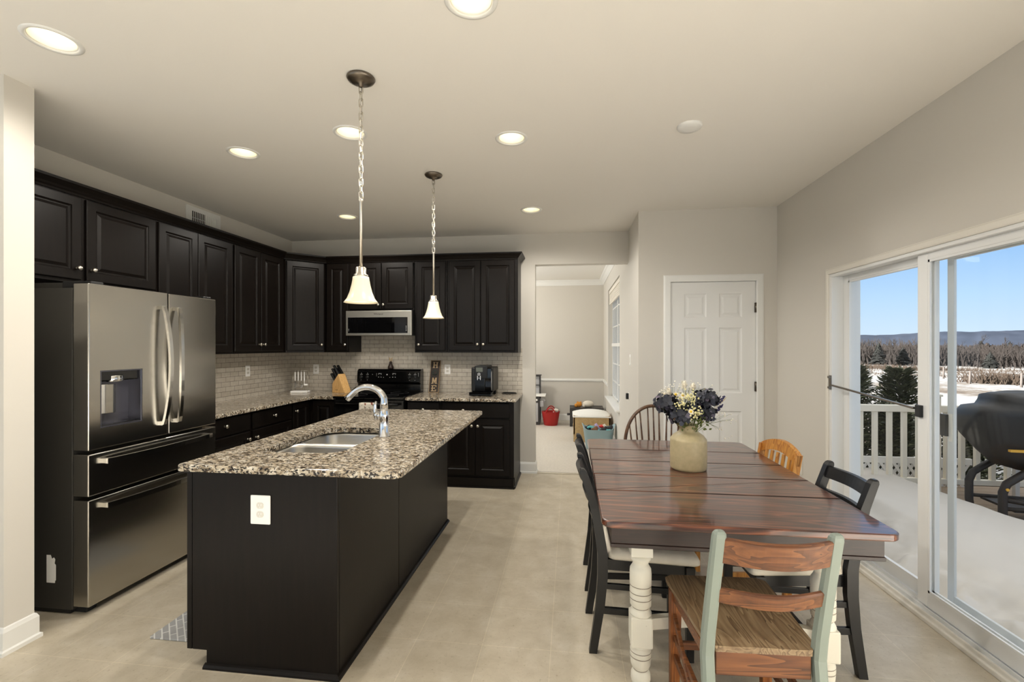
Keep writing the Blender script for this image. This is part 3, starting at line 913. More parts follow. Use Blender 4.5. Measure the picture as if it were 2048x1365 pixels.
# wall vent above the left cabinets
v = thing('wall_vent', 'white return air grille on the left wall above the cabinet crown', 'vent', (XL, 3.87, 2.47), world=True)
f = MB(); f.box(XL, XL + 0.008, 3.66, 4.06, 2.452, 2.70, 0.002)
obj('frame', f, M['white'], v)
f = MB(); f.box(XL + 0.006, XL + 0.0095, 3.722, 3.868, 2.46, 2.658)
obj('opening', f, M['slot'], v)
g = MB()
for k in range(7):
    y = 3.735 + k * 0.02; g.box(XL + 0.009, XL + 0.013, y - 0.002, y + 0.002, 2.46, 2.658)
for z in (2.50, 2.55, 2.60): g.box(XL + 0.009, XL + 0.012, 3.722, 3.868, z - 0.0015, z + 0.0015)
for k in range(7):
    y = 3.89 + k * 0.018; g.box(XL + 0.008, XL + 0.013, y - 0.006, y + 0.004, 2.46, 2.655)
obj('louvre', g, M['white'], v)

# outlets and switch
def outlet(name, label, loc, rot, w=0.07, h=0.115, mat='plate', kind='outlet'):
    t = thing(name, label, kind, loc, rot)
    pl = MB(); pl.prism([(-w / 2, -h / 2), (w / 2, -h / 2), (w / 2, h / 2), (-w / 2, h / 2)], -0.006, 0, 0.004, plane='xz')
    obj('cover_plate', pl, M[mat], t)
    if kind == 'outlet':
        for s in (-1, 1):
            r = MB()
            a = 0.017
            poly = [(a * math.cos(q) * 1.0, s * 0.0195 + max(-0.0135, min(0.0135, a * math.sin(q)))) for q in [2 * PI * i / 24 for i in range(24)]]
            r.prism(poly, -0.0085, -0.005, 0.001, plane='xz', seg=1)
            ro = obj('receptacle', r, M['plate2'], t)
            sl = MB()
            for x, hh in ((-0.006, 0.004), (0.006, 0.005)):
                sl.box(x - 0.0012, x + 0.0012, -0.0088, -0.008, s * 0.0195 + 0.002 - hh + 0.002, s * 0.0195 + 0.002 + hh)
            sl.cyl((0, -0.0088, s * 0.0195 - 0.007), (0, -0.008, s * 0.0195 - 0.007), 0.002, n=8)
            obj('slots', sl, M['slot' if name != 'capped_outlet' else 'plate'], ro)
    else:
        obj('toggle', MB().box(-0.012, 0.012, -0.011, -0.005, -0.03, 0.03, 0.003), M['plate2'], t)
    return t
outlet('wall_outlet', 'white outlet on the left backsplash tile beside the refrigerator', (XL + 0.006, 4.436, 1.185), PI / 2)
outlet('wall_outlet', 'white outlet on the backsplash between utensil stand and knife block', (-3.037, YB - 0.006, 1.167), 0)
outlet('wall_outlet', 'white outlet on the backsplash between sign and coffee machine', (-1.41, YB - 0.006, 1.175), 0)
outlet('capped_outlet', 'white outlet with safety caps on the dark end panel of the island', (-1.358, 1.884, 0.722), 0, 0.094, 0.128)
outlet('wall_outlet', 'greige outlet low on the right wall behind the golden oak chair', (XR, 4.03, 0.456), -PI / 2, mat='plate2')
outlet('light_switch', 'white light switch on the side wall beside the doorway', (XS, 5.04, 1.30), -PI / 2, 0.07, 0.115, kind='switch')
g = thing('gate_bracket', 'small black bracket on the side wall below the light switch', 'bracket', (XS, 5.16, 0.9), world=True)
obj('plate', MB().box(XS - 0.006, XS, 5.13, 5.19, 0.86, 0.935, 0.002), M['plate'], g)
obj('hook', MB().box(XS - 0.035, XS - 0.004, 5.14, 5.17, 0.865, 0.93, 0.004), M['blackm'], g)
# ------------------------------------------------------------------ kitchen cabinets
def knob_mb(x, z, y=0.0):
    return MB().lathe([(0.009, 0), (0.009, 0.003), (0.0055, 0.006), (0.0055, 0.014), (0.012, 0.018), (0.0155, 0.023), (0.0145, 0.028), (0.008, 0.032), (0, 0.0325)], (x, y, z), 18, (0, -1, 0))
DR = [(0, 0.018), (0, 0.004), (0.004, 0.0), (0.056, 0.0), (0.060, 0.006), (0.066, 0.010), (0.072, 0.010), (0.090, 0.002), (0.094, 0.002)]
DW = [(0, 0.018), (0, 0.006), (0.006, 0.0), (0.012, 0.0)]
def front(name, x0, x1, z0, z1, parent, knob=None, flat=False, mat=None):
    ring = DW if flat else DR
    if not flat and (x1 - x0) < 0.22: ring = [(0, 0.018), (0, 0.004), (0.004, 0.0), (0.040, 0.0), (0.044, 0.006), (0.049, 0.010), (0.054, 0.010), (0.068, 0.002), (0.07, 0.002)]
    o = obj(name, MB().rings(x0, x1, z0, z1, ring), mat or M['esp'], parent)
    if knob:
        obj('knob', knob_mb(*knob), M['nickel'], o, 'round brushed nickel knob')
    return o
def cabinet(name, label, loc, rot, w, d, z0, z1, fronts, toe=0.0, group=None, xin=0.0):
    """local x along the face, y into the cabinet, door faces at y=0"""
    t = thing(name, label, 'cabinet', loc, rot, group)
    b = MB()
    b.box(xin, w, 0.0185, d, z0 + toe, z1, 0.0015, 1)
    if toe: b.box(xin, w, 0.085, d, z0, z0 + toe)
    obj('carcass', b, M['esp'], t)
    for f in fronts: front(f[0], *f[1:5], t, *f[5:])
    return t
R9 = PI / 2
UX = -3.03
GU, GB = 'upper cabinets', 'base cabinets'
def L(y): return y   # helper to keep left-wall numbers readable
# left wall: local x = world Y - y0
def lcab(label, y0, y1, z0, z1, doors, d=0.32):
    return cabinet('wall_cabinet', label, (UX, y0, 0), R9, y1 - y0, d, z0, z1, [('door', a - y0, b - y0, c, e, (k[0] - y0, k[1]) if k else None) for a, b, c, e, k in doors], group=GU)
lcab('two door espresso wall cabinet above the refrigerator', 1.985, 3.053, 1.838, 2.40,
     [(2.03, 2.520, 1.860, 2.372, (2.492, 1.93)), (2.552, 3.040, 1.860, 2.372, (2.582, 1.93))])
lcab('tall espresso wall cabinet whose lower half hides behind the refrigerator', 3.057, 3.832, 1.375, 2.40,
     [(3.068, 3.428, 1.397, 2.372, (3.40, 1.45)), (3.436, 3.816, 1.397, 2.372, (3.464, 1.45))])
lcab('two door espresso wall cabinet left of the diagonal corner cabinet', 3.836, 4.596, 1.375, 2.40,
     [(3.850, 4.206, 1.397, 2.372, (4.178, 1.462)), (4.214, 4.556, 1.397, 2.372, (4.242, 1.462))])
# diagonal corner
t = thing('corner_cabinet', 'espresso diagonal corner wall cabinet with one tall shiny door', 'cabinet', (-3.03, 4.60, 1.375), PI / 4, GU)
q = math.sqrt(0.5)
def wl(x, y):    # world -> local of the corner root
    dx, dy = x + 3.03, y - 4.60
    return (dx * q + dy * q, -dx * q + dy * q)
poly = [wl(-3.03, 4.60), wl(-2.742, 4.888), wl(-2.742, 5.212), wl(-3.35, 5.212), wl(-3.35, 4.60)]
poly[0] = (poly[0][0] + 0.005, 0.0185); poly[1] = (poly[1][0] - 0.005, 0.0185)
obj('carcass', MB().prism(poly, 0, 1.025), M['esp'], t)
lw = (wl(-2.742, 4.888)[0])
front('door', 0.012, lw - 0.012, 0.022, 0.997, t, (lw - 0.04, 0.085))
# back wall
def bcab(label, x0, x1, z0, z1, doors, d=0.32):
    return cabinet('wall_cabinet', label, (x0, 4.89, 0), 0, x1 - x0, d, z0, z1, [('door', a - x0, b - x0, c, e, (k[0] - x0, k[1]) if k else None) for a, b, c, e, k in doors], group=GU)
bcab('narrow espresso wall cabinet between the corner cabinet and the microwave', -2.737, -2.462, 1.375, 2.40, [(-2.724, -2.474, 1.397, 2.372, (-2.497, 1.462))])
bcab('short two door espresso wall cabinet above the microwave', -2.458, -1.702, 1.842, 2.40,
     [(-2.446, -2.083, 1.857, 2.372, (-2.108, 1.905)), (-2.075, -1.715, 1.857, 2.372, (-2.050, 1.905))])
bcab('single door espresso wall cabinet right of the microwave', -1.698, -1.332, 1.375, 2.40, [(-1.672, -1.352, 1.397, 2.372, (-1.645, 1.462))])
bcab('two door espresso wall cabinet at the right end above the coffee machine', -1.328, -0.552, 1.375, 2.40,
     [(-1.308, -0.962, 1.397, 2.372, (-0.990, 1.465)), (-0.954, -0.588, 1.397, 2.372, (-0.926, 1.465))])
CW = [(-0.012, 0), (0.004, 0.0), (0.008, 0.012), (0.016, 0.02), (0.022, 0.03), (0.044, 0.052), (0.050, 0.056), (0.052, 0.070), (-0.012, 0.070)]
cm = MB().sweep([(-3.045, 1.97), (-3.045, 4.594), (-2.734, 4.905), (-0.556, 4.905), (-0.556, 5.213)], CW, z=2.381)
tag(obj('crown_moulding', cm, M['esp'], fix=True), 'continuous espresso crown moulding along the top of all wall cabinets', 'moulding')

# base cabinets: left run (face X=-2.746)
def lbase(label, y0, y1, fr):
    return cabinet('base_cabinet', label, (-2.746, y0, 0), R9, y1 - y0, 0.60, 0, 0.881, [(n, a - y0, b - y0, c, e, (k[0] - y0, k[1]) if k else None, fl) for n, a, b, c, e, k, fl in fr], toe=0.10, group=GB)
lbase('espresso base cabinet next to the refrigerator with drawer over door', 3.06, 3.688,
      [('drawer', 3.075, 3.674, 0.722, 0.866, (3.372, 0.800), True), ('door', 3.075, 3.674, 0.125, 0.708, (3.640, 0.645), False)])
lbase('espresso base cabinet left of the inner corner with wide drawer over door', 3.692, 4.288,
      [('drawer', 3.706, 4.275, 0.722, 0.866, (3.99, 0.800), True), ('door', 3.706, 4.275, 0.125, 0.708, (3.742, 0.645), False)])
t = thing('corner_base_cabinet', 'espresso corner base cabinet with two doors meeting in the inner corner', 'cabinet', (-2.746, 4.292, 0), 0, GB, world=True)
c = MB(); c.prism([(-3.345, 4.292), (-2.7645, 4.292), (-2.7645, 4.6285), (-2.468, 4.6285), (-2.468, 5.21), (-3.345, 5.21)], 0.10, 0.881)
c.prism([(-3.345, 4.292), (-2.83, 4.292), (-2.83, 4.70), (-2.468, 4.70), (-2.468, 5.21), (-3.345, 5.21)], 0.0, 0.10)
obj('carcass', c, M['esp'], t)
def xf(mb, loc, rot):
    m = Matrix.Translation(loc) @ Matrix.Rotation(rot, 4, 'Z')
    mb.v = [m @ p for p in mb.v]; return mb
dl = obj('door', xf(MB().rings(0.008, 0.29, 0.125, 0.866, DR), (-2.746, 4.292, 0), R9), M['esp'], t)
obj('knob', xf(knob_mb(0.045, 0.79), (-2.746, 4.292, 0), R9), M['nickel'], dl, 'round brushed nickel knob')
obj('door', MB().rings(-2.728, -2.478, 0.125, 0.866, [(a, 4.61 + b) for a, b in DR]), M['esp'], t)
# right run (face Y=4.61)
def bbase(label, x0, x1, fr):
    return cabinet('base_cabinet', label, (x0, 4.61, 0), 0, x1 - x0, 0.60, 0, 0.881, [(n, a - x0, b - x0, c, e, (k[0] - x0, k[1]) if k else None, fl) for n, a, b, c, e, k, fl in fr], toe=0.10, group=GB)
bbase('espresso base cabinet right of the range with drawer over door', -1.682, -1.325,
      [('drawer', -1.668, -1.338, 0.712, 0.866, (-1.503, 0.79), True), ('door', -1.668, -1.338, 0.125, 0.698, (-1.64, 0.632), False)])
rb = bbase('espresso base cabinet at the right end with wide drawer over two doors', -1.321, -0.562,
      [('drawer', -1.306, -0.606, 0.712, 0.866, (-1.08, 0.79), True), ('door', -1.306, -0.964, 0.125, 0.698, (-0.992, 0.632), False), ('door', -0.956, -0.606, 0.125, 0.698, (-0.928, 0.632), False)])
sm = MB(); sm.sweep([(-1.321, 0.0185), (0.759 - 0.0 - 1.321 + 1.321, 0.0185), (0.759, 0.60)][1:], [(0, 0), (0.016, 0), (0.012, 0.012), (0, 0.018)])
sm.box(0.0, 0.759, 0.0, 0.02, 0, 0.10); sm.box(0.0, 0.77, -0.012, 0.0, 0, 0.016, 0.004)
obj('shoe_moulding', sm, M['esp'], rb)

# counters
g = MB(); g.prism([(XL + 0.007, 3.058), (-2.705, 3.058), (-2.705, 4.574), (-2.470, 4.574), (-2.470, YB - 0.007), (XL + 0.007, YB - 0.007)], 0.882, CT, 0.005, redges='h')
tag(obj('countertop', g, M['granite']), 'speckled granite L-shaped worktop in the left corner under the knife block', 'countertop')
g = MB(); g.prism([(-1.686, 4.574), (-0.536, 4.574), (-0.536, YB - 0.007), (-1.686, YB - 0.007)], 0.882, CT, 0.005, redges='h')
tag(obj('countertop', g, M['granite']), 'short granite worktop right of the range under the coffee machine', 'countertop')

# ------------------------------------------------------------------ island
isl = thing('kitchen_island', 'espresso kitchen island with plain dark panels and granite top overhang', 'kitchen island', (-1.36, 2.78, 0), world=True)
c = MB()
c.prism([(-1.690, 0.10), (-1.012, 0.10), (-1.012, 0.881), (-1.690, 0.881)], 1.905, 3.69, plane='xz')
c.box(-1.62, -1.012, 1.905, 3.69, 0, 0.10)
obj('carcass', c, M['esp'], isl)
e = MB(); e.prism([(-1.625, 0.0), (-1.002, 0.0), (-1.002, 0.881), (-1.695, 0.881), (-1.695, 0.075), (-1.625, 0.075)], 1.885, 1.905, 0.0015, plane='xz', seg=1)
obj('end_panel', e, M['esp'], isl)
e = MB(); e.box(-1.722, -1.697, 1.885, 1.93, 0.075, 0.881, 0.002)
obj('end_stile', e, M['esp'], isl)
for a, b in ((1.906, 2.609), (2.614, 3.695)):
    obj('back_panel', MB().box(-1.012, -1.001, a, b, 0.0, 0.881, 0.0012, 1), M['esp'], isl)
s = MB(); s.sweep([(-1.63, 1.885), (-1.001, 1.885), (-1.001, 3.70)], [(0, 0), (0.018, 0), (0.017, 0.008), (0.010, 0.016), (0, 0.02)])
obj('shoe_moulding', s, M['esp'], isl, fix=True)
for k, (a, b) in enumerate(((1.95, 2.12), (2.13, 2.52), (2.53, 2.90), (2.91, 3.28), (3.29, 3.66))):
    mb = MB().rings(0, b - a, 0.125, 0.866, DR if b - a > 0.25 else [(0, 0.018), (0, 0.004), (0.004, 0), (0.02, 0)])
    dd = obj('door', xf(mb, (-1.710, b, 0), -R9), M['esp'], isl)
    obj('knob', xf(knob_mb((b - a) * 0.85 if k else 0.12, 0.79 if k == 0 else 0.80), (-1.710, b, 0), -R9), M['nickel'], dd, 'round brushed nickel knob')
def rrect(x0, x1, y0, y1, r, n=8):
    p = []
    rs = r if isinstance(r, (list, tuple)) else [r] * 4      # order: (x1,y0) (x1,y1) (x0,y1) (x0,y0)
    for (cx, cy, a0), rr in zip(((x1, y0, -90), (x1, y1, 0), (x0, y1, 90), (x0, y0, 180)), rs):
        sx = -1 if cx == x1 else 1; sy = 1 if cy == y0 else -1
        for i in range(n + 1):
            a = math.radians(a0 + 90 * i / n)
            p.append((cx + sx * rr + rr * math.cos(a), cy + sy * rr + rr * math.sin(a)))
    return p
g = MB(); g.prism(rrect(-1.757, -0.712, 1.862, 3.728, [0.045, 0.02, 0.02, 0.02]), 0.882, CT, 0.006, redges='h')
isc = [o for o in kids(isl) if o.name.startswith('carcass')][0]
top = obj('countertop', g, M['granite'], isl, 'speckled granite top with a sink cut-out')
hole = [(-1.52, 2.155), (-1.20, 2.155)]
SINKP = rrect(-1.568, -1.135, 2.150, 2.845, [0.10, 0.07, 0.11, 0.045], 10)
off = OFF[isl]
cu = MB().prism(SINKP, 0.86, 0.94)
cu.v = [p - off for p in cu.v]
top.parent = None
cut(top, cu)
top.parent = isl
cu = MB().box(-1.602, -1.105, 2.12, 2.875, 0.66, 0.95)
cu.v = [p - off for p in cu.v]
isc.parent = None; cut(isc, cu); isc.parent = isl
# sink with two bowls
snk = thing('kitchen_sink', 'stainless double bowl sink set under the island granite', 'sink', (-1.34, 2.50, 0.70), world=True)
def bowl(y0, y1, name):
    n = 8
    secs = []
    for ins, z, r in ((-0.012, 0.8815, 0.07), (0.0, 0.8795, 0.07), (0.004, 0.86, 0.07), (0.012, 0.72, 0.07), (0.03, 0.70, 0.07), (0.09, 0.696, 0.06)):
        secs.append([(a, b, z) for a, b in rrect(-1.577 + ins, -1.127 - ins, y0 + ins, y1 - ins, r, n)])
    m = MB().loft(secs, True, False)
    b = len(m.v) - len(secs[0])
    m.f.append(tuple(range(b, b + len(secs[0])))); m.sm.append(False)
    o = obj(name, m, M['sink'], snk)
    cy = (y0 + y1) / 2
    obj('drain', MB().lathe([(0.045, 0), (0.043, 0.003), (0.03, 0.001), (0, 0.0005)], (-1.34, cy, 0.6965), 24), M['chrome'], o)
bowl(2.140, 2.487, 'near_bowl'); bowl(2.513, 2.855, 'far_bowl')
m = MB(); m.box(-1.565, -1.14, 2.485, 2.515, 0.80, 0.862, 0.006)
obj('divider', m, M['sink'], snk)
# faucet
fa = thing('kitchen_faucet', 'polished chrome gooseneck faucet with side lever on the island', 'faucet', (-1.088, 2.60, CT), rot=PI)
m = MB(); m.lathe([(0.034, 0), (0.034, 0.004), (0.029, 0.010), (0.0285, 0.10), (0.031, 0.118), (0.030, 0.135), (0.026, 0.15), (0.024, 0.165)], n=28)
obj('body', m, M['chrome'], fa)
pts = [(0, 0, 0.16), (0, 0, 0.20)]
for i in range(15):
    a = PI * i / 14 * 0.80
    pts.append((0.105 - 0.105 * math.cos(a), 0, 0.205 + 0.085 * math.sin(a)))
e = Vector(pts[-1]); dr = (Vector(pts[-1]) - Vector(pts[-2])).normalized()
pts += [e + dr * 0.03, e + dr * 0.055]
rr = [0.0235, 0.022] + [0.021 - 0.0006 * i * 0.4 for i in range(15)] + [0.0185, 0.020]
obj('spout', MB().tube(pts, rr, 20), M['chrome'], fa)
m = MB(); m.tube([(0.01, 0, 0.118), (0.04, 0.0, 0.125)], [0.026, 0.024], 18); m.ball((0.04, 0, 0.125), 0.025, 16)
m.tube([(0.045, 0, 0.10), (0.052, 0, 0.125), (0.056, 0, 0.155), (0.055, 0, 0.185), (0.050, 0, 0.205)], [0.012, 0.013, 0.011, 0.009, 0.006], 12)
obj('lever', m, M['chrome'], fa)

# ------------------------------------------------------------------ refrigerator (local x = world +Y, y into the wall)
fr = thing('refrigerator', 'stainless french door refrigerator with dispenser and two freezer drawers', 'refrigerator', (-2.55, 2.155, 0), R9)
obj('body', MB().box(0.004, 0.888, 0.103, 0.785, 0.025, 1.762, 0.004), M['fside'], fr, 'dark grey side walls')
m = MB(); m.box(0.01, 0.88, 0.12, 0.75, 0.004, 0.03)
for x in (0.03, 0.80): m.box(x, x + 0.06, 0.05, 0.13, 0.0, 0.03, 0.006)
obj('base_grille', m, M['rubber'], fr)
def dbox(x0, x1, z0, z1, hole=None):
    m = MB()
    if not hole:
        m.box(x0, x1, 0, 0.095, z0, z1, 0.006, 3)
    return m
# left door with a recessed dispenser
hx0, hx1, hz0, hz1 = 0.062, 0.313, 0.995, 1.312
m = MB(); m.prism([(0, 0.883), (0.490, 0.883), (0.490, 1.785), (0, 1.785)], 0, 0.095, 0.006, plane='xz', seg=3)
ld = obj('left_door', m, M['steel'], fr)
cu = MB().box(hx0, hx1, -0.02, 0.085, hz0, hz1)
ld.parent = None; cut(ld, cu); ld.parent = fr
m = MB(); m.box(0.0, 0.003, 0.008, 0.088, 0.89, 1.78)
dp = obj('dispenser', MB().rings(hx0 + 0.001, hx1 - 0.001, hz0 + 0.001, hz1 - 0.001, [(0, 0.0), (0.006, 0.0), (0.008, 0.004), (0.014, 0.080)], False), P('dispenser_recess', (96, 96, 104), 0.22, 0.7), fr)
obj('control_panel', MB().box(hx0 + 0.008, hx1 - 0.008, 0.015, 0.06, hz1 - 0.062, hz1 - 0.004, 0.006), M['bglass'], dp)
m = MB(); m.lathe([(0.042, 0), (0.045, 0.006), (0.045, 0.032), (0.040, 0.038), (0, 0.038)], (0.172, 0.035, hz1 - 0.068), 24, sy=0.75)
obj('nozzle_ring', m, M['chrome'], dp)
m = MB(); m.prism([(0.09, 0.0), (0.185, 0.0), (0.183, 0.012), (0.16, 0.022), (0.115, 0.022), (0.092, 0.012)], 1.068, 1.232, 0.003)
m.v = [Vector((p.x, 0.05 - p.y, p.z)) for p in m.v]
obj('paddle', m, M['steel'], dp, fix=True)
obj('drip_tray', MB().box(hx0 + 0.012, hx1 - 0.012, 0.01, 0.075, hz0 + 0.006, hz0 + 0.012), M['blackm'], dp)
m = MB(); m.box(0.497, 0.892, 0, 0.095, 0.883, 1.783, 0.006, 3)
rd = obj('right_door', m, M['steel'], fr)
obj('upper_drawer', dbox(0, 0.892, 0.637, 0.863), M['steel'], fr)
obj('lower_drawer', dbox(0, 0.892, 0.046, 0.617), M['steel'], fr)
def vhandle(x, sgn, door):
    m = MB(); n = 22
    secs = []
    for i in range(n + 1):
        u = i / n
        z = 0.955 + 0.74 * u
        b = math.sin(PI * u)
        y = -0.022 - 0.036 * b ** 0.7
        xx = x + sgn * (0.020 - 0.016 * b) * -1
        w, dd = 0.0115, 0.008
        secs.append([(xx - w, y - dd, z), (xx + w, y - dd, z), (xx + w, y + dd, z), (xx - w, y + dd, z)])
    m.loft(secs, False)
    for z in (0.962, 1.688): m.box(x - sgn * 0.020 - 0.010, x - sgn * 0.020 + 0.010, -0.022, 0.002, z - 0.012, z + 0.012)
    obj('handle', m, M['handle'], door, fix=True)
vhandle(0.458, 1, ld); vhandle(0.531, -1, rd)
def hhandle(z, door):
    m = MB(); n = 20; secs = []
    for i in range(n + 1):
        u = i / n; x = 0.075 + 0.745 * u; b = math.sin(PI * u) ** 0.7
        y = -0.026 - 0.030 * b
        secs.append([(x, y - 0.008, z - 0.014), (x, y + 0.008, z - 0.014), (x, y + 0.008, z + 0.014), (x, y - 0.008, z + 0.014)])
    m.loft(secs, False)
    for x in (0.085, 0.808): m.box(x - 0.012, x + 0.012, -0.026, 0.002, z - 0.012, z + 0.012)
    obj('handle', m, M['handle'], door, fix=True)
for o in kids(fr):
    if o.name.startswith('upper_drawer'): hhandle(0.815, o)
    if o.name.startswith('lower_drawer'): hhandle(0.572, o)
for x in (0.03, 0.80):
    m = MB(); m.box(x, x + 0.07, 0.02, 0.20, 1.763, 1.80, 0.005)
    obj('hinge_cover', m, M['blackm'] if x > 0.5 else M['rubber'], fr)
m = MB(); m.box(0.04, 0.86, 0.20, 0.60, 1.762, 1.795, 0.004)
obj('top_cover', m, M['fside'], fr)
st = [(0.0, 0.0), (0.052, 0.0), (0.053, 0.012), (0.058, 0.014), (0.058, 0.098), (0.05, 0.105), (0.054, 0.128), (0.046, 0.138), (0.034, 0.130), (0.026, 0.15), (0.0, 0.15)]
m = MB().prism(st, 0, 0.001, plane='yz'); m.v = [Vector((0.0045 - p.x, 0.205 + (0.058 - p.y), p.z + 0.165)) for p in m.v]
obj('torn_label', m, M['plate'], fr, 'torn white sticker', fix=True)
# ------------------------------------------------------------------ range
rg = thing('range', 'black freestanding electric range with tall control panel', 'range', (-2.075, 4.60, 0), world=True)
RX0, RX1 = -2.464, -1.692
m = MB(); m.box(RX0, RX1, 4.60, 5.20, 0.02, 0.895, 0.003)
obj('body', m, M['black'], rg)
m = MB(); m.box(RX0 - 0.001, RX1 + 0.001, 4.545, 5.15, 0.896, 0.920, 0.006)
ck = obj('cooktop', m, M['bglass'], rg)
for x, y, r in ((-2.27, 4.72, 0.10), (-1.90, 4.72, 0.085), (-2.27, 4.98, 0.085), (-1.90, 4.98, 0.10)):
    obj('burner_ring', MB().lathe([(r, 0), (r, 0.0006), (r - 0.003, 0.0006), (r - 0.003, 0)], (x, y, 0.9203), 40, cap=False), P('burner_print', (60, 60, 62), 0.4) if 'burner_print' not in D.materials else D.materials['burner_print'], ck)
m = MB(); m.prism([(5.07, 0.92), (5.20, 0.92), (5.20, 1.18), (5.11, 1.18), (5.085, 1.16), (5.07, 1.03), (5.10, 1.01), (5.10, 0.935)], RX0 + 0.012, RX1 - 0.002, 0.006, plane='yz')
bg = obj('control_panel', m, M['black'], rg)
def pface(x, z, dy=0.0): return (x, 5.079 + (z - 1.09) * 0.11 - dy, z)
for x in (-2.40, -2.325, -1.82, -1.755):
    k = MB().lathe([(0.019, 0), (0.019, 0.010), (0.016, 0.018), (0, 0.018)], pface(x, 1.087), 20, (0, -1, 0.11))
    a = pface(x, 1.087, 0.018); k.box(a[0] - 0.004, a[0] + 0.004, a[1] - 0.008, a[1] + 0.002, a[2] - 0.018, a[2] + 0.018)
    obj('knob', k, M['blackm'], bg)
pm = MB()
def dash(x, z, w, h=0.003): a = pface(x, z, 0.0025); pm.box(a[0] - w / 2, a[0] + w / 2, a[1], a[1] + 0.002, z - h / 2, z + h / 2)
for x in (-2.40, -2.325, -1.82, -1.755):
    dash(x, 1.118, 0.030); dash(x, 1.132, 0.006, 0.006); dash(x, 1.055, 0.010); dash(x, 1.088, 0.012, 0.010)
for x in (-2.19, -2.16, -2.02, -1.99): dash(x, 1.118, 0.010); dash(x, 1.088, 0.009, 0.006)
for x in (-2.175, -2.005): dash(x, 1.130, 0.042)
for x in (-2.13, -2.055): dash(x, 1.085, 0.006, 0.006)
dash(-2.09, 1.115, 0.014, 0.016); dash(-2.215, 1.10, 0.0015, 0.07); dash(-2.265, 1.118, 0.008, 0.005)
dash(-1.715, 1.10, 0.0015, 0.08)
obj('print', pm, M['markw'], bg, 'small white control markings')
m = MB(); m.box(RX0 + 0.004, RX1 - 0.004, 4.562, 4.60, 0.235, 0.885, 0.006)
od = obj('oven_door', m, M['black'], rg)
obj('oven_window', MB().box(RX0 + 0.12, RX1 - 0.12, 4.560, 4.563, 0.42, 0.70), M['bglass'], od)
m = MB(); m.tube([(RX0 + 0.05, 4.522, 0.845), (RX1 - 0.05, 4.522, 0.845)], 0.014, 14)
for x in (RX0 + 0.07, RX1 - 0.07): m.box(x - 0.012, x + 0.012, 4.522, 4.566, 0.833, 0.857)
obj('handle', m, M['black'], od)
m = MB(); m.box(RX0 + 0.004, RX1 - 0.004, 4.565, 4.60, 0.06, 0.225, 0.006)
obj('storage_drawer', m, M['black'], rg)
m = MB()
for x in (RX0 + 0.03, RX1 - 0.07):
    for y in (4.63, 5.14): m.box(x, x + 0.04, y, y + 0.04, 0, 0.03)
obj('feet', m, M['rubber'], rg)
# towel over the oven handle
m = MB()
pth = [(4.5395, 0.62), (4.5395, 0.845)] + [(4.522 + 0.0175 * math.cos(a), 0.845 + 0.0175 * math.sin(a)) for a in [PI * i / 8 for i in range(1, 8)]] + [(4.5045, 0.845), (4.500, 0.70), (4.502, 0.56)]
def tw(u, v):
    k = v * (len(pth) - 1); i = min(int(k), len(pth) - 2); q = k - i
    y = pth[i][0] * (1 - q) + pth[i + 1][0] * q; z = pth[i][1] * (1 - q) + pth[i + 1][1] * q
    sag = 0.003 * math.sin(u * 11) * (1 if y < 4.52 else 0) * max(0, min(1, (0.84 - z) * 8))
    return (-2.155 + 0.165 * u, y - abs(sag), z)
m.grid(tw, 16, 48)
to = obj('dish_towel', m, M['towel'])
sd = to.modifiers.new('thick', 'SOLIDIFY'); sd.thickness = 0.0025; sd.offset = 0
tag(to, 'cream printed dish towel hanging on the oven handle', 'towel')

# microwave
mw = thing('microwave', 'stainless over-the-range microwave with black glass front', 'microwave', (-2.08, 4.82, 1.56), world=True)
m = MB(); m.box(-2.458, -1.702, 4.84, 5.212, 1.566, 1.836, 0.003)
obj('body', m, M['blackm'], mw)
m = MB(); m.prism([(-2.457, 1.562), (-1.703, 1.562), (-1.703, 1.834), (-2.457, 1.834)], 4.815, 4.845, 0.004, plane='xz')
dr_ = obj('door', m, M['steels'], mw)
obj('window', MB().box(-2.432, -1.748, 4.812, 4.817, 1.588, 1.762, 0.002), M['bglass'], dr_)
m = MB(); m.box(-1.895, -1.762, 4.8105, 4.8125, 1.592, 1.758)
obj('control_area', m, P('microwave_display', (22, 23, 26), 0.15), dr_)
m = MB()
for k in range(4): m.box(-1.766, -1.758, 4.8098, 4.811, 1.612 + 0.016 * k, 1.618 + 0.016 * k)
for k in range(2): m.box(-2.424, -2.417, 4.8108, 4.8122, 1.612 + 0.016 * k, 1.617 + 0.016 * k)
obj('print', m, M['markw'], dr_)
def text(s, size, mat, parent, loc, rotx=PI / 2, ext=0.0006, name='lettering'):
    cu = D.curves.new('txt', 'FONT'); cu.body = s; cu.size = size; cu.extrude = ext; cu.align_x = 'CENTER'
    o = D.objects.new('txt', cu); COL.objects.link(o)
    dg = bpy.context.evaluated_depsgraph_get()
    me = D.meshes.new_from_object(o.evaluated_get(dg))
    D.objects.remove(o)
    me.materials.clear(); me.materials.append(mat)
    q = D.objects.new(name, me); COL.objects.link(q)
    me.transform(Matrix.Translation(Vector(loc) - OFF.get(parent, Vector())) @ Matrix.Rotation(rotx, 4, 'X'))
    q.parent = parent; OFF[q] = OFF.get(parent, Vector())
    return q
text('Whirlpool', 0.026, M['slot'], dr_, (-2.08, 4.8145, 1.79))

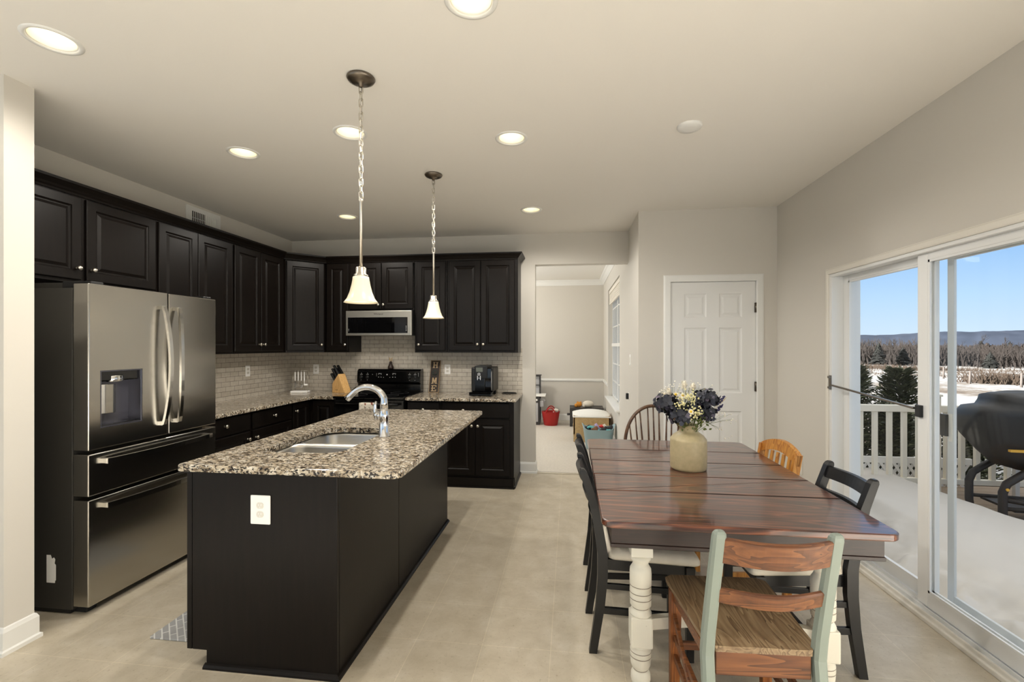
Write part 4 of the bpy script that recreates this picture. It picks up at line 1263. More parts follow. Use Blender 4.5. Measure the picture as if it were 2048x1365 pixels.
# ------------------------------------------------------------------ worktop things
# utensil stand
us = thing('utensil_stand', 'white stand with hanging small utensils in the worktop corner', 'utensil stand', (-3.06, 4.92, CT), rot=0.15)
m = MB(); m.box(-0.092, 0.092, -0.05, 0.05, 0, 0.022, 0.005)
obj('base', m, M['plate'], us)
m = MB()
for x in (-0.082, 0.082): m.cyl((x, 0.0, 0.02), (x, 0.0, 0.255), 0.004, n=10)
m.cyl((-0.086, 0, 0.25), (0.086, 0, 0.25), 0.0035, n=10)
obj('frame', m, M['nickel'], us)
names = ['whisk', 'fork', 'spatula', 'peeler']
uts = []
for k, x in enumerate((-0.052, -0.017, 0.017, 0.052)):
    t = thing(['small_whisk', 'small_fork', 'small_spoon', 'small_grater'][k], 'x', 'utensil', (us.location.x + math.cos(0.15) * x, us.location.y + math.sin(0.15) * x - 0.01, CT), 0.15, 'utensils hanging on the white stand')
    h = MB(); h.box(-0.006, 0.006, -0.004, 0.004, 0.135, 0.235, 0.003); h.tube([(0, 0, 0.233), (0, 0, 0.246), (0, 0.006, 0.2545), (0, 0.012, 0.252)], 0.0016, 6)
    obj('handle', h, M['plate'], t)
    b = MB()
    if k == 0:
        for a in (0, PI / 3, 2 * PI / 3):
            b.tube([(0, 0, 0.136)] + [(0.02 * math.sin(q) * math.cos(a), 0.02 * math.sin(q) * math.sin(a), 0.085 - 0.032 * -math.cos(q) * -1) for q in [0.3 + (2 * PI - 0.6) * i / 12 for i in range(13)]] + [(0, 0, 0.136)], 0.0012, 5)
    elif k == 1:
        b.box(-0.003, 0.003, -0.0015, 0.0015, 0.10, 0.137)
        for x2 in (-0.009, 0, 0.009): b.box(x2 - 0.002, x2 + 0.002, -0.0015, 0.0015, 0.06, 0.10)
        b.box(-0.011, 0.011, -0.0015, 0.0015, 0.095, 0.103)
    elif k == 2:
        b.box(-0.0025, 0.0025, -0.0015, 0.0015, 0.09, 0.137); b.ball((0, 0, 0.075), 0.018, 12, (0.8, 0.25, 1.2))
    else:
        b.cyl((0, 0, 0.09), (0, 0, 0.137), 0.003, n=8); b.box(-0.006, 0.038, -0.005, 0.005, 0.082, 0.10, 0.003)
    obj('head', b, M['chrome'] if k < 3 else M['plate'], t)
    t['label'] = ['small wire whisk hanging at the left end of the white utensil stand', 'small fork hanging second from left on the utensil stand', 'small spoon hanging second from right on the utensil stand', 'white handled tool hanging at the right end of the utensil stand'][k]
# knife block
kb = thing('knife_block', 'light wood knife block slanting beside the range', 'knife block', (-2.60, 4.99, CT), rot=-0.35)
poly = [(-0.115, 0.0), (0.105, 0.0), (-0.025, 0.225), (-0.115, 0.085)]
poly = [(-0.085, 0.0), (0.10, 0.0), (0.045, 0.165), (-0.012, 0.215), (-0.085, 0.10)]
poly = [(-0.09, 0.0), (0.11, 0.0), (0.005, 0.215), (-0.09, 0.10)]
obj('block', MB().prism(poly, -0.05, 0.05, 0.003, plane='xz'), M['block'], kb)
m = MB(); m.box(-0.0908, -0.0898, -0.012, 0.012, 0.028, 0.034); m.box(-0.0908, -0.0898, -0.004, 0.004, 0.034, 0.05); m.box(-0.0908, -0.0898, -0.014, -0.008, 0.034, 0.042)
m.v = [Vector((p.x, p.y, p.z)) for p in m.v]
obj('emblem', m, M['signw'], kb)
m = MB(); m.box(-0.04, 0.0, -0.0508, -0.0498, 0.03, 0.034); obj('emblem', m, M['signw'], kb)
ax = Vector((-0.77, 0, 0.64)); ax = Vector((-0.115, 0, 0.095)).normalized()
ax = Vector((-0.62, 0, 0.78)).normalized()
rot = kb.rotation_euler.z
i = 0
for u, ys, Ln in ((0.90, (-0.028, 0.028), 0.135), (0.62, (-0.03, 0.0, 0.03), 0.13), (0.30, (-0.03, 0.0, 0.03), 0.105)):
    for y in ys:
        a = Vector((-0.09 + 0.095 * u, y, 0.10 + 0.115 * u))
        t = thing('kitchen_knife', 'x', 'knife', kb.location, rot, 'knives in the wooden block')
        m = MB(); m.bar(a - ax * 0.004, a + ax * Ln, 0.021, 0.030, (0, 1, 0), 0.007)
        obj('handle', m, M['blackm'], t)
        b = MB(); b.bar(a - ax * 0.008, a + ax * 0.003, 0.021, 0.028, (0, 1, 0), 0.003)
        obj('bolster', b, M['steel'], t)
        row = ['top', 'middle', 'lowest'][(0.9, 0.62, 0.3).index(u)]
        pos = {-0.028: 'front', 0.028: 'rear', -0.03: 'front', 0.0: 'centre', 0.03: 'rear'}[y]
        t['label'] = 'black handled knife in the %s row of the wooden block, %s slot' % (row, pos)
        i += 1
# figurine on the range
fg = thing('animal_figurine', 'small dark brown figurine with two gold prongs on the range panel', 'figurine', (-2.075, 5.155, 1.181))
m = MB().lathe([(0.03, 0), (0.034, 0.012), (0.031, 0.03), (0.020, 0.048), (0.0165, 0.06), (0.018, 0.072), (0.012, 0.084), (0, 0.087)], n=20)
m.ball((0, -0.016, 0.066), 0.011, 10)
obj('body', m, P('dark_brown_ceramic', (52, 38, 32), 0.4), fg)
for s in (-1, 1):
    m = MB(); m.tube([(s * 0.007, 0, 0.082), (s * 0.010, 0, 0.10), (s * 0.011, 0, 0.118), (s * 0.018, 0, 0.128)], [0.003, 0.0035, 0.0035, 0.003], 8); m.ball((s * 0.018, 0, 0.128), 0.004, 8)
    obj('prong', m, P('gold_paint', (196, 160, 84), 0.35, 0.8) if 'gold_paint' not in D.materials else D.materials['gold_paint'], fg)
# HOME sign leaning on the backsplash
sg = thing('home_sign', 'tall narrow dark wooden HOME sign leaning on the backsplash', 'sign', (-1.545, 5.10, CT), 0)
sgm = Matrix.Rotation(-0.27, 4, 'X')
def lean(mb):
    mb.v = [sgm @ p for p in mb.v]; return mb
obj('board', lean(MB().box(-0.052, 0.052, 0.0, 0.014, 0.004, 0.372)), M['signw'], sg)
e = MB()
for a in (-0.058, 0.052): e.box(a, a + 0.006, -0.003, 0.016, 0.002, 0.376)
for z in (0.0, 0.372): e.box(-0.058, 0.058, -0.003, 0.016, z + 0.002 * (z == 0), z + 0.006)
obj('edge_frame', lean(e), M['signe'], sg)
def letter(ch, z0, h=0.07, w=0.062):
    m = MB(); y0, y1 = -0.0035, 0.0005
    s = 0.012
    if ch == 'H':
        for x in (-w / 2 + 0.007, w / 2 - 0.007 - s): m.box(x, x + s, y0, y1, z0, z0 + h)
        m.box(-w / 2 + 0.01, w / 2 - 0.01, y0, y1, z0 + h / 2 - 0.005, z0 + h / 2 + 0.005)
        for x in (-w / 2, w / 2 - 0.026):
            for z in (z0, z0 + h - 0.006): m.box(x, x + 0.026, y0, y1, z, z + 0.006)
    elif ch == 'M':
        for x in (-w / 2 + 0.005, w / 2 - 0.005 - s): m.box(x, x + s, y0, y1, z0, z0 + h)
        m.prism([(-w / 2 + 0.006, z0 + h), (-w / 2 + 0.02, z0 + h), (0.004, z0 + 0.016), (-0.004, z0 + 0.008)][::-1], y0, y1, plane='xz')
        m.prism([(w / 2 - 0.006, z0 + h), (w / 2 - 0.02, z0 + h), (-0.004, z0 + 0.016), (0.004, z0 + 0.008)], y0, y1, plane='xz')
        for x in (-w / 2 - 0.004, w / 2 - 0.022): m.box(x, x + 0.026, y0, y1, z0, z0 + 0.006)
    elif ch == 'E':
        m.box(-w / 2 + 0.008, -w / 2 + 0.008 + s, y0, y1, z0, z0 + h)
        for z, x in ((z0, 0.028), (z0 + h - 0.009, 0.026), (z0 + h / 2 - 0.004, 0.012)): m.box(-w / 2, x, y0, y1, z, z + 0.009)
        for z in (z0, z0 + h - 0.022): m.box(0.021, 0.028, y0, y1, z, z + 0.022)
        m.box(0.007, 0.012, y0, y1, z0 + h / 2 - 0.011, z0 + h / 2 + 0.011)
    obj('letter', lean(m), M['signl'], sg, 'tan letter ' + ch)
letter('H', 0.288); letter('M', 0.104); letter('E', 0.016)
m = MB()
for k in range(60):
    a = 2 * PI * k / 60; r = 0.026 + random.uniform(-0.006, 0.006)
    c = Vector((r * math.cos(a), -0.004, 0.232 + r * math.sin(a))); b = a + PI / 2 + random.uniform(-0.9, 0.9)
    d = Vector((math.cos(b) * 0.012, -0.004, math.sin(b) * 0.012)); n = Vector((-math.sin(b) * 0.003, 0, math.cos(b) * 0.003))
    m.add([c - d * 0.3, c + n + d * 0.3, c + d, c - n + d * 0.3], [(0, 1, 2, 3)])
m.tube([(0.026 * math.cos(a), -0.003, 0.232 + 0.026 * math.sin(a)) for a in [2 * PI * i / 28 for i in range(28)]], 0.003, 6, closed=True)
obj('wreath', lean(m), M['wreath'], sg, 'round dark green wreath standing for the letter O')
# coffee machine
cmn = thing('coffee_machine', 'black automatic coffee machine with screen and silver emblem', 'coffee machine', (-0.93, 4.80, CT), -0.03)
m = MB(); m.box(-0.118, 0.122, 0.03, 0.32, 0.045, 0.305, 0.012, 3)
obj('body', m, M['blackm'], cmn)
m = MB(); m.box(-0.075, 0.062, 0.0, 0.26, 0.19, 0.322, 0.006)
tp = obj('head', m, M['blackm'], cmn)
obj('screen', MB().box(-0.058, 0.014, -0.002, 0.002, 0.258, 0.304), P('grey_display', (96, 100, 92), 0.25), tp)
obj('front_panel', MB().box(-0.075, 0.03, 0.02, 0.034, 0.055, 0.19, 0.002), M['black'], cmn)
obj('side_column', MB().box(0.03, 0.112, 0.012, 0.034, 0.055, 0.30, 0.010), M['bglass'], cmn)
m = MB(); m.box(-0.128, 0.118, -0.035, 0.06, 0.006, 0.045, 0.008)
obj('drip_tray', m, M['black'], cmn)
obj('tray_rim', MB().box(-0.12, 0.108, -0.038, -0.033, 0.034, 0.045), M['chrome'], cmn)
m = MB(); m.box(-0.10, -0.07, 0.0, 0.05, 0, 0.008); m.box(0.07, 0.10, 0.0, 0.05, 0, 0.008); m.box(-0.10, -0.07, 0.27, 0.31, 0, 0.048); m.box(0.07, 0.10, 0.27, 0.31, 0, 0.048)
obj('feet', m, M['rubber'], cmn)
m = MB(); cx = -0.026
m.tube([(cx + 0.013 * math.cos(a), -0.004, 0.234 + 0.012 * math.sin(a)) for a in [2 * PI * i / 24 for i in range(24)]], 0.0026, 6, closed=True)
m.box(cx - 0.013, cx + 0.013, -0.0065, -0.0015, 0.232, 0.236)
for s in (-1, 1): m.box(cx + s * 0.015 - 0.004, cx + s * 0.015 + 0.004, -0.0065, -0.0015, 0.172, 0.218)
m.box(cx - 0.015, cx + 0.015, -0.0065, -0.0015, 0.189, 0.194)
obj('emblem', m, M['marks'], cmn, 'silver ring over an H shaped mark')
pts = []
for k in range(44):
    u = k / 43.0
    pts.append((-0.80 + 0.02 + 0.11 + 0.085 * math.cos(-PI + u * 4 * PI) * (1 - 0.15 * u), 5.10 + 0.05 * math.sin(-PI + u * 4 * PI) * (1 - 0.2 * u), CT + 0.005 + 0.006 * u))
tag(obj('power_cord', MB().tube(pts, 0.0035, 8), M['rubber']), 'black power cord coiled on the worktop right of the coffee machine', 'cord')
# kitchen mat
m = MB(); m.prism(rrect(-2.063, -1.64, 2.03, 2.95, 0.012, 4), 0.0, 0.009, 0.003, redges='h')
tag(obj('floor_mat', m, M['mat']), 'grey herringbone patterned kitchen mat between refrigerator and island', 'mat')
# ------------------------------------------------------------------ dining table
tb = thing('dining_table', 'dark red-brown plank dining table with white turned legs', 'dining table', (0.66, 2.62, 0), world=True)
TX0, TX1, TY0, TY1, TZ = 0.125, 1.200, 1.818, 3.435, 0.765
ys = [TY0, 2.218, 2.497, 2.799, 3.098, TY1]
m = MB()
for i in range(5):
    a, b = ys[i] + (0.0012 if i else 0), ys[i + 1] - (0.0012 if i < 4 else 0)
    r = [0.002] * 4
    if i == 0: r = [0.05, 0.002, 0.002, 0.05]
    if i == 4: r = [0.002, 0.05, 0.05, 0.002]
    m.prism(rrect(TX0, TX1, a, b, r, 7), TZ - 0.027, TZ, 0.006, redges='h', seg=3)
obj('tabletop', m, M['table'], tb)
AX0, AX1, AY0, AY1 = 0.165, 1.160, 1.868, 3.385
m = MB()
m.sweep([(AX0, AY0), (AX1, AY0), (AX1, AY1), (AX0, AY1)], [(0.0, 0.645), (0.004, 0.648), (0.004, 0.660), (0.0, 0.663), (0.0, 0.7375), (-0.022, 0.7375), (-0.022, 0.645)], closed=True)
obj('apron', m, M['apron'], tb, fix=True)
def turned(x, y, name='leg'):
    m = MB(); h = 0.045
    m.box(x - h, x + h, y - h, y + h, 0.560, 0.737, 0.004)
    pr = [(0.030, 0.560), (0.040, 0.552), (0.043, 0.540), (0.036, 0.532), (0.032, 0.520), (0.038, 0.508), (0.044, 0.498), (0.0455, 0.48), (0.0455, 0.425), (0.0435, 0.42), (0.045, 0.414), (0.0455, 0.395),
          (0.0435, 0.39), (0.045, 0.385), (0.044, 0.345), (0.034, 0.335), (0.040, 0.325), (0.046, 0.312), (0.046, 0.305)]
    m.lathe(pr[::-1], (x, y, 0), 28)
    m.box(x - h, x + h, y - h, y + h, 0.178, 0.306, 0.006)
    pr = [(0.026, 0.0), (0.036, 0.006), (0.041, 0.03), (0.040, 0.052), (0.033, 0.066), (0.030, 0.072), (0.036, 0.080), (0.041, 0.092), (0.0435, 0.12), (0.0425, 0.125), (0.044, 0.13), (0.044, 0.155), (0.040, 0.165), (0.044, 0.172), (0.044, 0.18)]
    m.lathe(pr, (x, y, 0), 28)
    o = obj(name, m, M['wleg'], tb)
    for z in (0.43, 0.40, 0.375, 0.15, 0.128, 0.335, 0.072):
        r = 0.0458 if 0.36 < z < 0.45 else (0.035 if z in (0.335,) else (0.031 if z == 0.072 else 0.0443))
        g = MB(); g.lathe([(r, z - 0.0014), (r + 0.0002, z), (r, z + 0.0014)], (x, y, 0), 28, cap=False)
        obj('turned_groove', g, M['groove'], o)
for x, y in ((0.300, 2.02), (1.025, 2.02), (0.300, 3.22), (1.025, 3.22), (0.612, 2.652)):
    turned(x, y)
def rail(p0, p1, bow):
    m = MB(); n = 14; secs = []
    p0, p1 = Vector(p0), Vector(p1); d = (p1 - p0); sd = Vector((-d.y, d.x, 0)).normalized()
    for i in range(n + 1):
        u = i / n; c = p0 + d * u + sd * bow * math.sin(PI * u)
        secs.append([c + sd * 0.017 + Vector((0, 0, -0.024)), c + sd * 0.017 + Vector((0, 0, 0.024)), c - sd * 0.017 + Vector((0, 0, 0.024)), c - sd * 0.017 + Vector((0, 0, -0.024))])
    m.loft(secs, False)
    obj('stretcher', m, M['wleg'], tb, fix=True)
rail((0.34, 2.02, 0.268), (0.985, 2.02, 0.268), 0.055)
rail((0.34, 3.22, 0.268), (0.985, 3.22, 0.268), 0.03)
rail((0.655, 2.088, 0.268), (0.614, 2.61, 0.268), 0.0)
rail((0.614, 2.695, 0.268), (0.66, 3.24, 0.268), 0.0)

# ------------------------------------------------------------------ black chairs (local: sitter faces +y, rear legs at y=0)
def curve_leg(m, x, ptsyz, w, d):
    secs = []
    for (y, z), ww, dd in zip(ptsyz, w, d):
        secs.append([(x - ww / 2, y - dd / 2, z), (x + ww / 2, y - dd / 2, z), (x + ww / 2, y + dd / 2, z), (x - ww / 2, y + dd / 2, z)])
    m.loft(secs, False)
def make_black():
    t = thing('dining_chair', 'x', 'chair')
    bw, fw = 0.162, 0.185
    yz = [(-0.045, 0), (-0.030, 0.10), (-0.012, 0.22), (0.0, 0.36), (0.0, 0.47), (-0.020, 0.60), (-0.052, 0.74), (-0.090, 0.848), (-0.094, 0.860), (-0.096, 0.866)]
    wd = [0.034] * 7 + [0.034, 0.031, 0.022]; dp = [0.036, 0.038, 0.042, 0.047, 0.047, 0.042, 0.038, 0.034, 0.026, 0.014]
    for s in (-1, 1):
        m = MB(); curve_leg(m, s * bw, yz, wd, dp)
        obj('rear_leg', m, M['blackw'], t, fix=True)
    for s in (-1, 1):
        m = MB(); m.bar((s * fw, 0.392, 0), (s * fw, 0.392, 0.435), 0.030, 0.032, (0, 1, 0), 0.002, 0.038, 0.04)
        obj('front_leg', m, M['blackw'], t)
    def slat(z0, z1, yb, bow, name):
        m = MB(); n = 12; secs = []
        for i in range(n + 1):
            u = i / n; x = -bw + 0.010 + (2 * bw - 0.020) * u; y = yb - bow * math.sin(PI * u)
            ta = -0.33
            secs.append([(x, y - 0.010, z0), (x, y + 0.010, z0), (x, y + 0.010 + ta * (z1 - z0), z1), (x, y - 0.010 + ta * (z1 - z0), z1)])
        m.loft(secs, False); obj(name, m, M['blackw'], t, fix=True)
    slat(0.788, 0.842, -0.070, 0.022, 'top_rail')
    slat(0.690, 0.733, -0.040, 0.022, 'back_rail')
    slat(0.590, 0.630, -0.016, 0.018, 'back_rail')
    m = MB(); m.prism([(-bw + 0.01, 0.015), (bw - 0.01, 0.015), (fw - 0.01, 0.375), (-fw + 0.01, 0.375)], 0.385, 0.435)
    m.prism([(-fw, 0.378), (fw, 0.378), (fw, 0.405), (-fw, 0.405)], 0.392, 0.434, 0.002)
    obj('seat_frame', m, M['blackw'], t)
    m = MB(); n = 10; secs = []
    for ins, z in ((0.012, 0.436), (0.0, 0.446), (0.0, 0.462), (0.006, 0.474), (0.03, 0.484), (0.09, 0.489)):
        k = ins
        c = [(-bw - 0.005 + k, 0.025 + k), (bw + 0.005 - k, 0.025 + k), (fw + 0.022 - k, 0.438 - k), (-fw - 0.022 + k, 0.438 - k)]
        loop = []
        rr = max(0.004, 0.03 - k * 0.2)
        for i in range(4):
            p = Vector(c[i]); pa = (Vector(c[i - 1]) - p).normalized(); pb = (Vector(c[(i + 1) % 4]) - p).normalized()
            for q in range(5):
                u = q / 4; a = p + pa * rr * (1 - u) ** 2 + pb * rr * u ** 2
                loop.append((a.x, a.y, z))
        secs.append(loop)
    m.loft(secs, True)
    obj('seat_cushion', m, M['cushion'], t, 'cream fabric seat')
    m = MB()
    for s in (-1, 1): m.bar((s * bw, -0.005, 0.20), (s * fw, 0.385, 0.20), 0.018, 0.030, r=0.002)
    for s in (-1, 1): m.bar((s * bw, 0.0, 0.315), (s * fw, 0.385, 0.315), 0.016, 0.026, r=0.002)
    m.bar((-0.172, 0.20, 0.20), (0.172, 0.20, 0.20), 0.016, 0.026, r=0.002)
    obj('stretcher', m, M['blackw'], t)
    return t
bc = make_black()
bc.location = (0.150, 2.372, 0); bc.rotation_euler = (0, 0, -PI / 2 + 0.02)
tag(bc, 'black chair with cream seat on the left of the table, nearest the camera', group='black chairs with cream seats')
dup(bc, (0.150, 2.925, 0), -PI / 2, 'black chair with cream seat on the left of the table, farther one')
dup(bc, (1.215, 2.345, 0), PI / 2 + 0.03, 'black chair with cream seat on the patio door side of the table')

# ------------------------------------------------------------------ old school chair at the near end
sc = thing('school_chair', 'worn wooden chair with chipped mint posts at the near end of the table', 'chair', (0.634, 1.62, 0), rot=0.045)
for s in (-1, 1):
    m = MB(); secs = []
    for y, z, w, d in ((-0.075, 0, 0.036, 0.034), (-0.030, 0.2, 0.038, 0.038), (0.0, 0.42, 0.040, 0.042), (-0.012, 0.50, 0.040, 0.042), (-0.060, 0.70, 0.040, 0.038), (-0.098, 0.848, 0.040, 0.034), (-0.101, 0.860, 0.037, 0.030), (-0.103, 0.868, 0.028, 0.022), (-0.104, 0.872, 0.014, 0.010)):
        x = s * (0.178 - 0.004 * max(0, (z - 0.45) / 0.42))
        c = min(w, d) * 0.22
        secs.append([(x - w / 2 + c, y - d / 2, z), (x + w / 2 - c, y - d / 2, z), (x + w / 2, y - d / 2 + c, z), (x + w / 2, y + d / 2 - c, z),
                     (x + w / 2 - c, y + d / 2, z), (x - w / 2 + c, y + d / 2, z), (x - w / 2, y + d / 2 - c, z), (x - w / 2, y - d / 2 + c, z)])
    m.loft(secs, False)
    obj('back_post', m, M['mint'], sc, 'chipped mint green post', fix=True)
def crail(z0, z1, y0, bow, hw, name, tilt=-0.26):
    m = MB(); n = 18; secs = []
    for i in range(n + 1):
        u = i / n; x = -hw + 2 * hw * u
        y = y0 - bow * math.sin(PI * u)
        dz = z1 - z0
        prof = [(-0.011, 0), (0.011, 0), (0.011, dz - 0.006), (0.006, dz), (-0.006, dz), (-0.011, dz - 0.006)]
        secs.append([(x, y + a + tilt * b, z0 + b) for a, b in prof])
    m.loft(secs, False)
    obj(name, m, M['chairw'], sc, fix=True)
crail(0.762, 0.848, -0.078, 0.045, 0.168, 'top_rail'); crail(0.618, 0.668, -0.042, 0.042, 0.162, 'back_rail')
m = MB()
sp = [(-0.180, 0.03), (-0.155, -0.012), (0.155, -0.012), (0.180, 0.03), (0.228, 0.435), (0.205, 0.455), (0.0, 0.462), (-0.205, 0.455), (-0.228, 0.435)]
def sh(x, y, z):   # slight saddle
    return z - 0.012 * math.exp(-((abs(x) - 0.09) / 0.08) ** 2 - ((y - 0.16) / 0.13) ** 2)
n = 18; secs = []
def half(y):
    if y < 0.03: return 0.155 + 0.025 * (y + 0.012) / 0.042
    if y > 0.435: return 0.208 - 0.03 * ((y - 0.435) / 0.025) ** 1.5
    return 0.180 + 0.028 * (y - 0.03) / 0.405
rows = []
ny = 20
for j in range(ny + 1):
    y = -0.012 + 0.472 * j / ny; hw = half(y)
    rows.append([(hw * (2 * i / n - 1), y, sh(hw * (2 * i / n - 1), y, 0.452)) for i in range(n + 1)])
vs = [p for r in rows for p in r]; nb = len(vs)
vs += [(p[0] * 0.985, p[1], 0.430) for p in vs]
fs = [(j * (n + 1) + i, j * (n + 1) + i + 1, (j + 1) * (n + 1) + i + 1, (j + 1) * (n + 1) + i) for j in range(ny) for i in range(n)]
fb = [tuple(nb + k for k in reversed(f)) for f in fs]
per = [i for i in range(n + 1)] + [(j + 1) * (n + 1) + n for j in range(ny)] + [ny * (n + 1) + i for i in reversed(range(n))] + [j * (n + 1) for j in reversed(range(1, ny))]
sd_ = [(per[k], per[(k + 1) % len(per)], nb + per[(k + 1) % len(per)], nb + per[k]) for k in range(len(per))]
m.add(vs, fs + fb, True); m.add(vs, sd_, False)
obj('seat', m, M['seatw'], sc, 'worn grey-brown wooden seat', fix=True)
m = MB(); m.box(-0.152, 0.152, -0.008, 0.012, 0.350, 0.430, 0.003); m.box(-0.185, 0.185, 0.385, 0.405, 0.385, 0.430, 0.002)
for s in (-1, 1): m.bar((s * 0.172, 0.01, 0.408), (s * 0.184, 0.40, 0.408), 0.018, 0.042, r=0.002)
obj('seat_rail', m, M['chairw'], sc)
for s in (-1, 1):
    m = MB(); m.bar((s * 0.184, 0.383, 0.0), (s * 0.180, 0.380, 0.431), 0.036, 0.032, (0, 1, 0), 0.003, 0.048, 0.036)
    obj('front_leg', m, M['chairv'], sc)
m = MB()
for s in (-1, 1):
    m.bar((s * 0.176, -0.02, 0.215), (s * 0.182, 0.378, 0.235), 0.016, 0.028, r=0.002)
    m.bar((s * 0.180, -0.035, 0.135), (s * 0.182, 0.378, 0.155), 0.016, 0.028, r=0.002)
m.bar((-0.182, 0.378, 0.20), (0.182, 0.378, 0.20), 0.018, 0.03, r=0.002)
m.bar((-0.165, -0.025, 0.225), (0.165, -0.025, 0.225), 0.018, 0.045, r=0.002)
obj('stretcher', m, M['chairw'], sc)
for s in (-1, 1):
    m = MB(); m.bar((s * 0.186, 0.03, 0.10), (s * 0.186, 0.372, 0.33), 0.014, 0.024, r=0.002)
    obj('side_brace', m, M['chairw'], sc)

# ------------------------------------------------------------------ golden oak chair (right side, far)
oc = thing('oak_chair', 'small golden oak slat back chair at the far right of the table', 'chair', (1.205, 2.975, 0.0), rot=PI / 2 + 0.14)
for s in (-1, 1):
    m = MB(); secs = []
    for y, z in ((0.0, 0), (0.0, 0.42), (-0.02, 0.58), (-0.045, 0.72), (-0.064, 0.822)):
        secs.append([(s * 0.175 - 0.012, y - 0.022, z), (s * 0.175 + 0.012, y - 0.022, z), (s * 0.175 + 0.012, y + 0.022, z), (s * 0.175 - 0.012, y + 0.022, z)])
    m.loft(secs, False); obj('back_post', m, M['oak'], oc, fix=True)
m = MB(); n = 20; secs = []
for i in range(n + 1):
    u = i / n; x = -0.187 + 0.374 * u; a = math.sin(PI * u) ** 0.8
    zt = 0.822 + 0.052 * a; zb = 0.760 + 0.048 * a
    y = -0.055 - 0.012 * a
    secs.append([(x, y - 0.013, zb), (x, y + 0.013, zb), (x, y + 0.013 - 0.012, zt), (x, y - 0.013 - 0.012, zt)])
m.loft(secs, False); obj('crest_rail', m, M['oak'], oc, fix=True)
for k in range(5):
    x = -0.116 + 0.058 * k
    m = MB(); m.bar((x, -0.005, 0.50), (x, -0.056, 0.80), 0.024, 0.012, (0, 1, 0), 0.003)
    obj('slat', m, M['oak'], oc)
m = MB(); m.bar((-0.17, -0.004, 0.51), (0.17, -0.004, 0.51), 0.02, 0.04, r=0.003); obj('lower_rail', m, M['oak'], oc)
m = MB(); m.prism(rrect(-0.19, 0.19, 0.01, 0.40, 0.03, 5), 0.415, 0.440, 0.006, redges='h'); obj('seat', m, M['oak'], oc)
for s in (-1, 1):
    m = MB(); m.bar((s * 0.165, 0.375, 0), (s * 0.165, 0.375, 0.416), 0.034, 0.034, (0, 1, 0), 0.003); obj('front_leg', m, M['oak'], oc)
m = MB()
for s in (-1, 1): m.bar((s * 0.172, 0.0, 0.14), (s * 0.166, 0.375, 0.14), 0.016, 0.028, r=0.002)
m.bar((-0.168, 0.19, 0.14), (0.168, 0.19, 0.14), 0.016, 0.026, r=0.002); obj('stretcher', m, M['oak'], oc)

# ------------------------------------------------------------------ windsor chair at the far end
wc = thing('windsor_chair', 'brown bow back spindle chair at the far end of the table', 'chair', (0.678, 3.79, 0), rot=PI)
def bow(a, r=0.255, h=0.50):
    x = -math.cos(a) * r * (1 - 0.10 * (1 - math.sin(a)) ** 2)
    z = 0.455 + h * math.sin(a) ** 0.75 if math.sin(a) > 0 else 0.455
    return Vector((x, -0.01 - 0.18 * (z - 0.455), z))
m = MB(); pts = [bow(PI * i / 36) for i in range(37)]
m.tube(pts, 0.0135, 10); obj('bow', m, M['wind'], wc)
for k in range(9):
    x = -0.184 + 0.046 * k
    best = min(pts, key=lambda p: abs(p.x - x * 1.08) + (0 if p.z > 0.52 else 1))
    m = MB(); p1 = Vector((best.x, best.y, best.z)); p0 = Vector((x * 0.86, -0.005, 0.452))
    m.tube([p0, p0.lerp(p1, 0.35), p0.lerp(p1, 0.7), p1], [0.006, 0.0085, 0.0065, 0.005], 8); obj('spindle', m, M['wind'], wc)
m = MB(); m.prism([(0.225 * math.cos(a) * (1.0 if math.sin(a) < 0 else 1.0), 0.185 + 0.215 * math.sin(a)) for a in [2 * PI * i / 36 for i in range(36)]], 0.425, 0.458, 0.010, redges='h', seg=3)
obj('seat', m, M['wind'], wc)
LP = []
for sx, y0, y1 in ((-1, 0.08, -0.02), (1, 0.08, -0.02), (-1, 0.31, 0.38), (1, 0.31, 0.38)):
    a, b = Vector((sx * 0.14, y0, 0.428)), Vector((sx * 0.205, y1, 0.0)); LP.append((a, b))
    m = MB(); m.tube([b, b.lerp(a, 0.2), b.lerp(a, 0.4), b.lerp(a, 0.7), a], [0.011, 0.015, 0.019, 0.017, 0.012], 10); obj('leg', m, M['wind'], wc)
m = MB()
ml = [LP[i][1].lerp(LP[i][0], 0.42) for i in range(4)]
m.tube([ml[0], ml[2]], 0.009, 8); m.tube([ml[1], ml[3]], 0.009, 8); m.tube([ml[0].lerp(ml[2], 0.5), ml[1].lerp(ml[3], 0.5)], 0.009, 8)
obj('stretcher', m, M['wind'], wc)

# ------------------------------------------------------------------ stoneware jar and bouquet
VX, VY = 0.655, 2.665
jar = thing('stoneware_jar', 'beige stoneware jar used as a vase on the dining table', 'vase', (VX, VY, TZ))
pr = [(0.088, 0.0), (0.094, 0.004), (0.0965, 0.015), (0.0975, 0.08), (0.0965, 0.158), (0.0955, 0.166), (0.0925, 0.170), (0.080, 0.187), (0.058, 0.202), (0.050, 0.208), (0.048, 0.218), (0.048, 0.232), (0.052, 0.238), (0.052, 0.244), (0.047, 0.247), (0.042, 0.243), (0.041, 0.20), (0.07, 0.16), (0.0, 0.15)]
obj('body', MB().lathe(pr, n=48, cap=False), M['stone'], jar)
jar.children and None
RIM = Vector((VX, VY, TZ + 0.235))
def stem_pts(a, b, n=6, bend=0.02):
    a, b = Vector(a), Vector(b)
    side = Vector((random.uniform(-1, 1), random.uniform(-1, 1), 0)) * bend
    return [a.lerp(b, i / n) + side * math.sin(PI * i / n) for i in range(n + 1)]
def flower(name, label, cat, tip, group=None):
    t = thing(name, label, cat, (VX, VY, TZ + 0.17), world=True, group=group)
    return t
